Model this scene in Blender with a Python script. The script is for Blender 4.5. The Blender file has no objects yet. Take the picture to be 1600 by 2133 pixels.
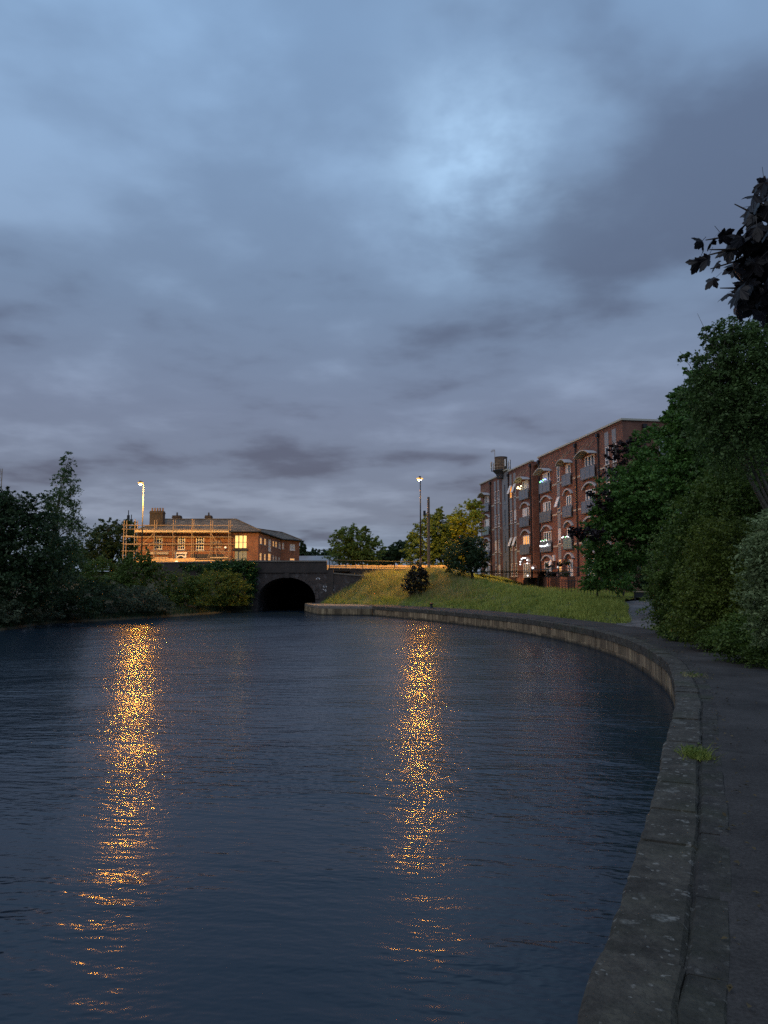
import bpy, math, random
import numpy as np
from mathutils import Vector, Matrix
R = math.radians
scene = bpy.context.scene
C = scene.collection

# ------------------------------------------------------------------ camera
F_PX, HZ, CZ = 1570.0, 1218.0, 1.65          # focal length and horizon of a 1600 x 2133 frame, eye height
PITCH = math.atan((HZ - 1066.5) / F_PX)
cam = bpy.data.cameras.new('camera')
cam.sensor_fit = 'VERTICAL'; cam.sensor_height = 36.0; cam.lens = 36.0 * F_PX / 2133.0
cam.clip_start = 0.05; cam.clip_end = 4000
camo = bpy.data.objects.new('camera', cam); C.objects.link(camo)
camo.location = (0, 0, CZ); camo.rotation_euler = (math.pi / 2 + PITCH, 0, 0)
scene.camera = camo

# ------------------------------------------------------------------ sky
def nd(nt, t, **kw):
    n = nt.nodes.new(t)
    for k, v in kw.items():
        if k.startswith('i_'):
            key = k[2:]
            key = int(key) if key.isdigit() else key.replace('_', ' ')
            n.inputs[key].default_value = v
        else: setattr(n, k, v)
    return n
def mth(nt, op, a, b=None, c=None, clamp=False):
    n = nt.nodes.new('ShaderNodeMath'); n.operation = op; n.use_clamp = clamp
    for i, v in enumerate((a, b, c)):
        if v is None: continue
        if isinstance(v, (int, float)): n.inputs[i].default_value = v
        else: nt.links.new(v, n.inputs[i])
    return n.outputs[0]
def ramp(nt, fac, stops, interp='LINEAR'):
    n = nt.nodes.new('ShaderNodeValToRGB'); cr = n.color_ramp; cr.interpolation = interp
    while len(cr.elements) < len(stops): cr.elements.new(0.5)
    for e, (p, col) in zip(cr.elements, stops):
        e.position = p; e.color = (*col, 1) if len(col) == 3 else col
    nt.links.new(fac, n.inputs[0]); return n.outputs[0]
def mixc(nt, fac, a, b, typ='MIX'):
    n = nt.nodes.new('ShaderNodeMix'); n.data_type = 'RGBA'; n.blend_type = typ
    for i, v in ((0, fac), (6, a), (7, b)):
        if isinstance(v, (int, float)): n.inputs[i].default_value = v
        elif isinstance(v, tuple): n.inputs[i].default_value = (*v, 1)
        else: nt.links.new(v, n.inputs[i])
    return n.outputs[2]
def srgb(r, g, b):
    f = lambda c: (c / 255 / 12.92) if c / 255 <= .04045 else ((c / 255 + .055) / 1.055) ** 2.4
    return (f(r), f(g), f(b))

world = bpy.data.worlds.new('World'); scene.world = world; world.use_nodes = True
wt = world.node_tree; wt.nodes.clear()
def build_sky():
    nt = wt; L = nt.links.new
    tc = nd(nt, 'ShaderNodeTexCoord')
    sep = nd(nt, 'ShaderNodeSeparateXYZ'); L(tc.outputs['Generated'], sep.inputs[0])
    x, y, z = sep.outputs
    zz = mth(nt, 'ADD', mth(nt, 'MAXIMUM', z, 0.0), 0.115)
    comb = nd(nt, 'ShaderNodeCombineXYZ')
    L(mth(nt, 'DIVIDE', x, zz), comb.inputs[0]); L(mth(nt, 'DIVIDE', y, zz), comb.inputs[1])
    def noise(scale, detail, rough, dist, off, vec=None):
        mp = nd(nt, 'ShaderNodeMapping'); mp.inputs['Location'].default_value = off
        L(vec if vec is not None else comb.outputs[0], mp.inputs[0])
        n = nd(nt, 'ShaderNodeTexNoise', i_Scale=scale, i_Detail=detail, i_Roughness=rough, i_Distortion=dist)
        L(mp.outputs[0], n.inputs['Vector']); return n.outputs[0]
    big = noise(0.95, 2.0, 0.45, 0.0, (8.3, 5.6, 0))
    mid = noise(2.0, 5.0, 0.50, 0.12, (11.2, 4.1, 0))
    fine = noise(5.5, 4.0, 0.5, 0.1, (0.4, 7.9, 0))
    lum = mth(nt, 'ADD', mth(nt, 'ADD', mth(nt, 'MULTIPLY', big, 0.54), mth(nt, 'MULTIPLY', mid, 0.36)), mth(nt, 'MULTIPLY', fine, 0.10))
    # body colour of the overcast by elevation: bluer overhead, greyer and more violet low down
    body = ramp(nt, z, [(0.0, srgb(118, 134, 154)), (0.09, srgb(108, 116, 133)), (0.22, srgb(106, 117, 139)),
                        (0.36, srgb(105, 124, 150)), (0.62, srgb(112, 139, 171)), (1.0, srgb(110, 137, 170))])
    dark = ramp(nt, lum, [(0.38, (0.56, 0.52, 0.545)), (0.50, (0.93, 0.92, 0.925)), (0.63, (1.30, 1.29, 1.26))], 'EASE')
    col = mixc(nt, 1.0, body, dark, 'MULTIPLY')
    # thinner cloud where the last daylight comes through
    d = Vector((0.115, 0.855, 0.505)).normalized()
    dp = nd(nt, 'ShaderNodeVectorMath', operation='DOT_PRODUCT'); L(tc.outputs['Generated'], dp.inputs[0]); dp.inputs[1].default_value = d
    glow = mth(nt, 'POWER', mth(nt, 'MAXIMUM', dp.outputs['Value'], 0.0), 160.0)
    patch = noise(3.0, 5.0, 0.55, 0.1, (5.1, 2.2, 0))
    pm = nd(nt, 'ShaderNodeMapRange', interpolation_type='SMOOTHSTEP'); L(patch, pm.inputs[0])
    pm.inputs[1].default_value = 0.40; pm.inputs[2].default_value = 0.72
    g2 = mth(nt, 'MULTIPLY', glow, mth(nt, 'ADD', mth(nt, 'MULTIPLY', pm.outputs[0], 0.75), 0.22))
    col = mixc(nt, g2, col, srgb(156, 187, 218))
    sky = nd(nt, 'ShaderNodeTexSky', sky_type='NISHITA', sun_disc=False)
    sky.sun_elevation = R(3.0); sky.sun_rotation = R(228.0)
    skyb = nd(nt, 'ShaderNodeBackground'); L(sky.outputs[0], skyb.inputs[0]); skyb.inputs[1].default_value = 0.05
    cloud = nd(nt, 'ShaderNodeBackground'); L(col, cloud.inputs[0]); cloud.inputs[1].default_value = 1.5
    mx = nd(nt, 'ShaderNodeMixShader'); mx.inputs[0].default_value = 0.94
    L(skyb.outputs[0], mx.inputs[1]); L(cloud.outputs[0], mx.inputs[2])
    out = nd(nt, 'ShaderNodeOutputWorld'); L(mx.outputs[0], out.inputs[0])
build_sky()

sun = bpy.data.lights.new('sun', 'SUN'); sun.energy = 0.85; sun.angle = R(75); sun.color = (1.0, 0.97, 0.94)
suno = bpy.data.objects.new('sun', sun); C.objects.link(suno)
suno.rotation_euler = Vector((0.50, 0.45, -0.74)).to_track_quat('-Z', 'Y').to_euler()      # behind the viewer's left, spread wide by the cloud

scene.view_settings.view_transform = 'Standard'; scene.view_settings.look = 'None'
scene.view_settings.exposure = 0.0; scene.view_settings.gamma = 1.0
scene.view_settings.use_curve_mapping = False
cy = scene.cycles
cy.use_denoising = False      # keeps the glitter on the water and a little night grain
cy.use_adaptive_sampling = True; cy.adaptive_threshold = 0.004
cy.max_bounces = 5; cy.diffuse_bounces = 2; cy.glossy_bounces = 3; cy.transmission_bounces = 3; cy.transparent_max_bounces = 4
cy.sample_clamp_indirect = 8.0; cy.caustics_reflective = False; cy.caustics_refractive = False

# ------------------------------------------------------------------ measuring helpers
_c, _s = math.cos(PITCH), math.sin(PITCH)
def ray(px, py):
    a = (px - 800) / F_PX; b = -(py - 1066.5) / F_PX
    return (a, _c - b * _s, _s + b * _c)
def ground(px, py, z):
    d = ray(px, py); t = (z - CZ) / d[2]; return Vector((d[0] * t, d[1] * t, z))
def at(px, py, Y):
    d = ray(px, py); t = Y / d[1]; return Vector((d[0] * t, Y, CZ + d[2] * t))

# ------------------------------------------------------------------ mesh helpers
class MB:
    def __init__(self): self.v = []; self.f = []; self.smooth = False
    def quad(self, a, b, c, d):
        i = len(self.v); self.v += [tuple(a), tuple(b), tuple(c), tuple(d)]; self.f.append((i, i + 1, i + 2, i + 3)); return self
    def poly(self, pts):
        i = len(self.v); self.v += [tuple(p) for p in pts]; self.f.append(tuple(range(i, i + len(pts)))); return self
    def box(self, x0, x1, y0, y1, z0, z1):
        i = len(self.v)
        self.v += [(x0, y0, z0), (x1, y0, z0), (x1, y1, z0), (x0, y1, z0), (x0, y0, z1), (x1, y0, z1), (x1, y1, z1), (x0, y1, z1)]
        self.f += [tuple(i + k for k in q) for q in ((0, 3, 2, 1), (4, 5, 6, 7), (0, 1, 5, 4), (1, 2, 6, 5), (2, 3, 7, 6), (3, 0, 4, 7))]; return self
    def hexa(self, p):               # 8 corners: bottom 4 counter-clockwise, then top 4
        i = len(self.v); self.v += [tuple(q) for q in p]
        self.f += [tuple(i + k for k in q) for q in ((0, 3, 2, 1), (4, 5, 6, 7), (0, 1, 5, 4), (1, 2, 6, 5), (2, 3, 7, 6), (3, 0, 4, 7))]; return self
    def tube(self, pts, rad, n=6, cap=True):
        pts = [Vector(p) for p in pts]
        if not hasattr(rad, '__len__'): rad = [rad] * len(pts)
        base = len(self.v); prev = None
        for k, p in enumerate(pts):
            d = (pts[min(k + 1, len(pts) - 1)] - pts[max(k - 1, 0)]).normalized()
            if prev is None:
                up = Vector((0, 0, 1)) if abs(d.z) < .9 else Vector((1, 0, 0))
                a = d.cross(up).normalized()
            else:
                a = (prev - d * prev.dot(d)).normalized()
            prev = a; b = d.cross(a)
            for j in range(n):
                t = 2 * math.pi * j / n
                self.v.append(tuple(p + (a * math.cos(t) + b * math.sin(t)) * rad[k]))
        for k in range(len(pts) - 1):
            for j in range(n):
                j2 = (j + 1) % n
                self.f.append((base + k * n + j, base + k * n + j2, base + (k + 1) * n + j2, base + (k + 1) * n + j))
        if cap:
            self.f.append(tuple(base + j for j in reversed(range(n))))
            self.f.append(tuple(base + (len(pts) - 1) * n + j for j in range(n)))
        return self
    def lathe(self, prof, cx=0, cy=0, n=16):
        base = len(self.v)
        for r, z in prof:
            for j in range(n):
                t = 2 * math.pi * j / n; self.v.append((cx + r * math.cos(t), cy + r * math.sin(t), z))
        for k in range(len(prof) - 1):
            for j in range(n):
                j2 = (j + 1) % n
                self.f.append((base + k * n + j, base + k * n + j2, base + (k + 1) * n + j2, base + (k + 1) * n + j))
        return self
    def mesh(self, name, mat):
        me = bpy.data.meshes.new(name); me.from_pydata(self.v, [], self.f); me.update()
        if mat: me.materials.append(mat)
        if self.smooth:
            for p in me.polygons: p.use_smooth = True
        return me
    def build(self, name, mat, parent=None, loc=(0, 0, 0), rot=(0, 0, 0)):
        return place(name, self.mesh(name, mat), parent, loc, rot)
def place(name, me, parent=None, loc=(0, 0, 0), rot=(0, 0, 0)):
    o = bpy.data.objects.new(name, me); C.objects.link(o); o.parent = parent
    o.location = loc; o.rotation_euler = rot; return o
def tag(o, label=None, cat=None, group=None, kind=None):
    if label: o['label'] = label
    if cat: o['category'] = cat
    if group: o['group'] = group
    if kind: o['kind'] = kind
    return o
def thing(name, label, cat, loc=(0, 0, 0), rz=0.0, group=None):
    o = bpy.data.objects.new(name, None); C.objects.link(o); o.location = loc; o.rotation_euler = (0, 0, rz)
    o.empty_display_size = 0.2
    return tag(o, label, cat, group)
def np_mesh(name, V, faces_n, mat, smooth=False):
    """V (N*k,3) vertices, k = faces_n corners per face, faces are consecutive"""
    me = bpy.data.meshes.new(name); n = len(V); k = faces_n; m = n // k
    me.vertices.add(n); me.vertices.foreach_set('co', np.ascontiguousarray(V, dtype=np.float32).ravel())
    me.loops.add(n); me.loops.foreach_set('vertex_index', np.arange(n, dtype=np.int32))
    me.polygons.add(m); me.polygons.foreach_set('loop_start', np.arange(0, n, k, dtype=np.int32))
    me.update(calc_edges=True); me.materials.append(mat); return me
def grid_mesh(name, P, mat, smooth=True):
    """P array (a,b,3)"""
    a, b = P.shape[:2]; me = bpy.data.meshes.new(name)
    idx = np.arange(a * b).reshape(a, b)
    f = np.stack([idx[:-1, :-1], idx[1:, :-1], idx[1:, 1:], idx[:-1, 1:]], -1).reshape(-1, 4)
    me.from_pydata(P.reshape(-1, 3).tolist(), [], f.tolist()); me.update(); me.materials.append(mat)
    if smooth: me.polygons.foreach_set('use_smooth', [True] * len(me.polygons))
    return me
def smooth_line(pts, n):
    """Catmull-Rom through pts, resampled to n points evenly by length"""
    P = np.array(pts, float); Q = np.vstack([2 * P[0] - P[1], P, 2 * P[-1] - P[-2]]); out = []
    for i in range(1, len(Q) - 2):
        for t in np.linspace(0, 1, 24, endpoint=False):
            p0, p1, p2, p3 = Q[i - 1], Q[i], Q[i + 1], Q[i + 2]
            out.append(.5 * (2 * p1 + (p2 - p0) * t + (2 * p0 - 5 * p1 + 4 * p2 - p3) * t * t + (3 * p1 - p0 - 3 * p2 + p3) * t ** 3))
    out.append(P[-1]); out = np.array(out)
    s = np.concatenate([[0], np.cumsum(np.linalg.norm(np.diff(out, axis=0), axis=1))])
    q = np.linspace(0, s[-1], n)
    return np.stack([np.interp(q, s, out[:, k]) for k in range(out.shape[1])], 1)

# ------------------------------------------------------------------ materials
def principled(name):
    m = bpy.data.materials.new(name); m.use_nodes = True
    return m, m.node_tree, m.node_tree.nodes['Principled BSDF']
def simple(name, col, rough=0.6, metal=0.0, var=0.0, vscale=3.0, bump=0.0, bscale=20.0, spec=0.5):
    m, nt, b = principled(name); L = nt.links.new
    b.inputs['Roughness'].default_value = rough; b.inputs['Metallic'].default_value = metal
    b.inputs['Specular IOR Level'].default_value = spec
    b.inputs['Base Color'].default_value = (*col, 1)
    if var or bump:
        tc = nd(nt, 'ShaderNodeTexCoord')
    if var:
        n = nd(nt, 'ShaderNodeTexNoise', i_Scale=vscale, i_Detail=6.0, i_Roughness=0.6); L(tc.outputs['Object'], n.inputs['Vector'])
        lo = tuple(c * (1 - var) for c in col); hi = tuple(min(1, c * (1 + var)) for c in col)
        L(ramp(nt, n.outputs[0], [(0.3, lo), (0.7, hi)]), b.inputs['Base Color'])
    if bump:
        n = nd(nt, 'ShaderNodeTexNoise', i_Scale=bscale, i_Detail=5.0); L(tc.outputs['Object'], n.inputs['Vector'])
        bp = nd(nt, 'ShaderNodeBump', i_Strength=bump, i_Distance=0.02); L(n.outputs[0], bp.inputs['Height']); L(bp.outputs[0], b.inputs['Normal'])
    return m
def emit(name, col, strength):
    m, nt, b = principled(name)
    b.inputs['Base Color'].default_value = (*col, 1)
    b.inputs['Emission Color'].default_value = (*col, 1); b.inputs['Emission Strength'].default_value = strength
    return m
def brick(name, c1, c2, mortar, bw=0.23, bh=0.075, stain=None, stain_amt=0.0, rough=0.85):
    m, nt, b = principled(name); L = nt.links.new
    tc = nd(nt, 'ShaderNodeTexCoord'); sp = nd(nt, 'ShaderNodeSeparateXYZ'); L(tc.outputs['Object'], sp.inputs[0])
    cb = nd(nt, 'ShaderNodeCombineXYZ'); L(mth(nt, 'ADD', sp.outputs[0], sp.outputs[1]), cb.inputs[0]); L(sp.outputs[2], cb.inputs[1])
    br = nd(nt, 'ShaderNodeTexBrick', i_Scale=1.0, i_Mortar_Size=0.008)
    br.inputs['Brick Width'].default_value = bw; br.inputs['Row Height'].default_value = bh
    br.inputs['Color1'].default_value = (*c1, 1); br.inputs['Color2'].default_value = (*c2, 1); br.inputs['Mortar'].default_value = (*mortar, 1)
    L(cb.outputs[0], br.inputs['Vector'])
    n = nd(nt, 'ShaderNodeTexNoise', i_Scale=0.9, i_Detail=7.0, i_Roughness=0.65); L(tc.outputs['Object'], n.inputs['Vector'])
    v = ramp(nt, n.outputs[0], [(0.3, (0.62, 0.62, 0.62)), (0.7, (1.25, 1.2, 1.15))])
    col = mixc(nt, 1.0, br.outputs[0], v, 'MULTIPLY')
    if stain:
        n2 = nd(nt, 'ShaderNodeTexNoise', i_Scale=1.6, i_Detail=8.0, i_Roughness=0.7); L(tc.outputs['Object'], n2.inputs['Vector'])
        fac = ramp(nt, n2.outputs[0], [(0.52, (0, 0, 0)), (0.68, (stain_amt,) * 3)])
        col = mixc(nt, fac, col, stain)
    L(col, b.inputs['Base Color']); b.inputs['Roughness'].default_value = rough
    bp = nd(nt, 'ShaderNodeBump', i_Strength=0.5, i_Distance=0.01); L(br.outputs['Fac'], bp.inputs['Height']); bp.invert = True
    L(bp.outputs[0], b.inputs['Normal']); return m
def leafmat(name, lo, hi, transl=0.35, rough=0.55):
    m = bpy.data.materials.new(name); m.use_nodes = True; nt = m.node_tree; L = nt.links.new
    nt.nodes.clear(); out = nd(nt, 'ShaderNodeOutputMaterial')
    g = nd(nt, 'ShaderNodeNewGeometry'); tc = nd(nt, 'ShaderNodeTexCoord')
    n = nd(nt, 'ShaderNodeTexNoise', i_Scale=0.9, i_Detail=3.0); L(tc.outputs['Object'], n.inputs['Vector'])
    f = mth(nt, 'ADD', mth(nt, 'MULTIPLY', g.outputs['Random Per Island'], 0.6), mth(nt, 'MULTIPLY', n.outputs[0], 0.6))
    col = ramp(nt, f, [(0.25, lo), (0.95, hi)])
    p = nd(nt, 'ShaderNodeBsdfPrincipled', i_Roughness=rough); L(col, p.inputs['Base Color']); p.inputs['Specular IOR Level'].default_value = 0.35
    t = nd(nt, 'ShaderNodeBsdfTranslucent'); L(col, t.inputs[0])
    mx = nd(nt, 'ShaderNodeMixShader', i_0=transl); L(p.outputs[0], mx.inputs[1]); L(t.outputs[0], mx.inputs[2]); L(mx.outputs[0], out.inputs[0])
    return m

M = {}
M['apt_brick'] = brick('red_brick', (0.235, 0.088, 0.056), (0.155, 0.06, 0.044), (0.20, 0.155, 0.13))
M['house_brick'] = brick('orange_brick', (0.30, 0.11, 0.055), (0.20, 0.075, 0.045), (0.24, 0.18, 0.13))
M['bridge_brick'] = brick('sooty_brick', (0.062, 0.045, 0.04), (0.035, 0.029, 0.029), (0.075, 0.068, 0.065), stain=(0.22, 0.215, 0.22), stain_amt=0.6)
M['parapet_brick'] = brick('parapet_brick', (0.058, 0.044, 0.039), (0.038, 0.032, 0.031), (0.058, 0.054, 0.050))
M['white'] = simple('white_paint', (0.82, 0.82, 0.82), 0.45)
M['cream'] = simple('cream_paint', (0.46, 0.45, 0.38), 0.5)
M['stone_pale'] = simple('pale_stone', (0.45, 0.40, 0.34), 0.8, var=0.2)
M['stone_worn'] = simple('worn_stone', (0.17, 0.15, 0.125), 0.85, var=0.3, vscale=1.5)
M['hood'] = simple('grey_hood_paint', (0.40, 0.41, 0.44), 0.6)
M['grey_panel'] = simple('grey_cladding', (0.24, 0.25, 0.27), 0.5, var=0.08, vscale=0.8)
M['grey_tower'] = simple('dark_grey_cladding', (0.19, 0.20, 0.22), 0.5, var=0.12, vscale=0.8)
M['glass'] = simple('window_glass', (0.02, 0.025, 0.03), 0.06, spec=0.8)
M['curtain'] = simple('pale_curtain', (0.58, 0.60, 0.63), 0.7)
M['balc_glass'] = simple('balcony_glass', (0.145, 0.17, 0.215), 0.2, spec=0.5)
M['balc_green'] = simple('balcony_screen', (0.20, 0.28, 0.27), 0.5, var=0.15)
M['balc_frame'] = simple('balcony_frame', (0.26, 0.28, 0.31), 0.4, 0.3)
M['pipe'] = simple('black_pipe', (0.012, 0.012, 0.014), 0.4)
M['black'] = simple('black_metal', (0.012, 0.013, 0.015), 0.45)
M['navy'] = simple('navy_paint', (0.018, 0.022, 0.04), 0.5)
M['steel'] = simple('lamp_tinted_steel', (0.33, 0.24, 0.16), 0.6, 0.1, var=0.2)  # galvanised grey with the sodium lamps' orange mixed into the colour
M['board'] = simple('scaffold_board', (0.50, 0.40, 0.27), 0.8, var=0.2)
M['ply'] = simple('plywood', (0.50, 0.34, 0.19), 0.75, var=0.25, vscale=2.0)
M['slate'] = None
M['bark'] = simple('bark', (0.07, 0.055, 0.042), 0.9, var=0.4, vscale=6, bump=0.6, bscale=15)
M['bark_pale'] = simple('pale_bark', (0.22, 0.20, 0.17), 0.85, var=0.35, vscale=5)
M['wood_pole'] = simple('pole_wood', (0.16, 0.11, 0.075), 0.85, var=0.3)
M['post'] = simple('lamp_post_grey', (0.05, 0.05, 0.05), 0.5, 0.2)
M['shutter'] = simple('grey_green_shutter', (0.27, 0.30, 0.27), 0.55, var=0.1)
M['post_dark'] = simple('lamp_post_dark', (0.035, 0.035, 0.037), 0.5, 0.2)  # darker copy of the post grey, so the right post reads as unlit
M['graffiti'] = simple('white_spray_paint', (0.60, 0.61, 0.64), 0.7, var=0.3, vscale=4)
M['warm_window'] = emit('lit_room_yellow', srgb(255, 216, 138), 0.95)
M['warm_curtain'] = emit('lit_curtain_amber', srgb(255, 190, 110), 0.62)
M['amber'] = emit('lit_room_amber', srgb(255, 170, 60), 0.8)
M['bulb_white'] = emit('white_bulb', (0.92, 0.95, 1.0), 3.0)
M['bulb_blue'] = emit('blue_bulb', (0.25, 0.4, 1.0), 3.0)
M['bulb_green'] = emit('green_bulb', (0.3, 1.0, 0.45), 2.5)
M['bulb_warm'] = emit('warm_bulb', (1.0, 0.85, 0.45), 4.0)
M['sodium'] = emit('sodium_lens', (1.0, 0.37, 0.035), 8500.0)
M['bowl'] = emit('lit_glass_bowl', (1.0, 0.50, 0.13), 1.5)

def slate_mat():
    m, nt, b = principled('stone_slates'); L = nt.links.new
    tc = nd(nt, 'ShaderNodeTexCoord'); sp = nd(nt, 'ShaderNodeSeparateXYZ'); L(tc.outputs['Object'], sp.inputs[0])
    cb = nd(nt, 'ShaderNodeCombineXYZ'); L(mth(nt, 'ADD', sp.outputs[0], mth(nt, 'MULTIPLY', sp.outputs[1], 0.35)), cb.inputs[0]); L(mth(nt, 'MULTIPLY', sp.outputs[2], 2.6), cb.inputs[1])
    br = nd(nt, 'ShaderNodeTexBrick', i_Scale=1.0, i_Mortar_Size=0.03)
    br.inputs['Brick Width'].default_value = 0.55; br.inputs['Row Height'].default_value = 0.42
    br.inputs['Color1'].default_value = (0.17, 0.15, 0.125, 1); br.inputs['Color2'].default_value = (0.075, 0.07, 0.062, 1); br.inputs['Mortar'].default_value = (0.02, 0.02, 0.02, 1)
    L(cb.outputs[0], br.inputs['Vector'])
    n = nd(nt, 'ShaderNodeTexNoise', i_Scale=1.3, i_Detail=6.0); L(tc.outputs['Object'], n.inputs['Vector'])
    L(mixc(nt, 1.0, br.outputs[0], ramp(nt, n.outputs[0], [(0.3, (0.6, 0.6, 0.6)), (0.7, (1.3, 1.25, 1.15))]), 'MULTIPLY'), b.inputs['Base Color'])
    b.inputs['Roughness'].default_value = 0.85
    bp = nd(nt, 'ShaderNodeBump', i_Strength=0.8, i_Distance=0.05); bp.invert = True; L(br.outputs['Fac'], bp.inputs['Height']); L(bp.outputs[0], b.inputs['Normal'])
    return m
M['slate'] = slate_mat()

def coping_mat(name, base, lichen_amt):
    m, nt, b = principled(name); L = nt.links.new
    g = nd(nt, 'ShaderNodeNewGeometry'); oi = nd(nt, 'ShaderNodeObjectInfo'); pos = g.outputs['Position']
    n = nd(nt, 'ShaderNodeTexNoise', i_Scale=4.5, i_Detail=9.0, i_Roughness=0.78); L(pos, n.inputs['Vector'])
    col = ramp(nt, n.outputs[0], [(0.30, tuple(c * 0.35 for c in base)), (0.5, base), (0.72, (base[0] * 2.0, base[1] * 2.0, base[2] * 1.9))])
    col = mixc(nt, 1.0, col, ramp(nt, oi.outputs['Random'], [(0.0, (0.88, 0.88, 0.87)), (1.0, (1.1, 1.09, 1.07))]), 'MULTIPLY')
    # green algae
    n3 = nd(nt, 'ShaderNodeTexNoise', i_Scale=1.1, i_Detail=4.0); L(pos, n3.inputs['Vector'])
    col = mixc(nt, ramp(nt, n3.outputs[0], [(0.5, (0, 0, 0)), (0.72, (0.55, 0.55, 0.55))]), col, (0.045, 0.055, 0.03))
    # lichen discs, some larger some small
    for sc, th, colr, amt in ((5.5, 0.34, (0.20, 0.205, 0.19), 0.6), (12.0, 0.34, (0.25, 0.25, 0.23), 0.75), (23.0, .34, (.24, .24, .22), .7)):
        wv = nd(nt, 'ShaderNodeTexNoise', i_Scale=9.0, i_Detail=3.0); L(pos, wv.inputs['Vector'])
        vm = nd(nt, 'ShaderNodeVectorMath', operation='MULTIPLY_ADD'); L(wv.outputs['Color'], vm.inputs[0]); vm.inputs[1].default_value = (0.11, 0.11, 0.11); L(pos, vm.inputs[2])
        vo = nd(nt, 'ShaderNodeTexVoronoi', feature='F1', i_Scale=sc, i_Randomness=1.0); L(vm.outputs[0], vo.inputs['Vector'])
        sepc = nd(nt, 'ShaderNodeSeparateColor'); L(vo.outputs['Color'], sepc.inputs[0])
        size = mth(nt, 'MULTIPLY', mth(nt, 'SUBTRACT', sepc.outputs[0], 0.52, None, True), th * 2.4)
        disc = mth(nt, 'MULTIPLY', mth(nt, 'SUBTRACT', size, vo.outputs['Distance']), 14.0, None, True)
        pit = nd(nt, 'ShaderNodeTexNoise', i_Scale=38.0, i_Detail=4.0); L(pos, pit.inputs['Vector'])
        brk = mth(nt, 'MULTIPLY', mth(nt, 'SUBTRACT', pit.outputs[0], 0.34), 4.0, None, True)
        col = mixc(nt, mth(nt, 'MULTIPLY', mth(nt, 'MULTIPLY', disc, brk), amt * lichen_amt), col, colr)
    L(col, b.inputs['Base Color']); b.inputs['Roughness'].default_value = 0.9; b.inputs['Specular IOR Level'].default_value = 0.25
    bn = nd(nt, 'ShaderNodeTexNoise', i_Scale=26.0, i_Detail=6.0); L(pos, bn.inputs['Vector'])
    bp = nd(nt, 'ShaderNodeBump', i_Strength=0.8, i_Distance=0.03); L(bn.outputs[0], bp.inputs['Height']); L(bp.outputs[0], b.inputs['Normal'])
    return m
M['coping'] = coping_mat('lichened_coping', (0.062, 0.058, 0.050), 1.0)
M['edging'] = coping_mat('dark_edging_stone', (0.044, 0.042, 0.040), 0.4)

def wallstone_mat():
    m, nt, b = principled('quay_face_stone'); L = nt.links.new
    g = nd(nt, 'ShaderNodeNewGeometry'); oi = nd(nt, 'ShaderNodeObjectInfo'); pos = g.outputs['Position']
    mp = nd(nt, 'ShaderNodeMapping'); mp.inputs['Scale'].default_value = (6.0, 6.0, 0.7); L(pos, mp.inputs[0])
    n = nd(nt, 'ShaderNodeTexNoise', i_Scale=1.0, i_Detail=5.0, i_Roughness=0.65); L(mp.outputs[0], n.inputs['Vector'])
    col = ramp(nt, n.outputs[0], [(0.3, (0.08, 0.056, 0.034)), (0.5, (0.19, 0.145, 0.09)), (0.72, (0.42, 0.34, 0.21))])
    col = mixc(nt, 1.0, col, ramp(nt, oi.outputs['Random'], [(0.0, (0.6, 0.58, 0.55)), (1.0, (1.3, 1.25, 1.2))]), 'MULTIPLY')
    sp = nd(nt, 'ShaderNodeSeparateXYZ'); L(pos, sp.inputs[0])
    n2 = nd(nt, 'ShaderNodeTexNoise', i_Scale=3.0); L(pos, n2.inputs['Vector'])
    wet = ramp(nt, mth(nt, 'ADD', mth(nt, 'ADD', sp.outputs[2], 0.72), mth(nt, 'MULTIPLY', n2.outputs[0], 0.15)), [(0.10, (1, 1, 1)), (0.22, (0, 0, 0))])
    col = mixc(nt, wet, col, (0.02, 0.02, 0.014))
    L(col, b.inputs['Base Color']); b.inputs['Roughness'].default_value = 0.85
    bn = nd(nt, 'ShaderNodeTexNoise', i_Scale=14.0, i_Detail=6.0); L(pos, bn.inputs['Vector'])
    bp = nd(nt, 'ShaderNodeBump', i_Strength=0.6, i_Distance=0.03); L(bn.outputs[0], bp.inputs['Height']); L(bp.outputs[0], b.inputs['Normal'])
    return m
M['wallstone'] = wallstone_mat()

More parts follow.
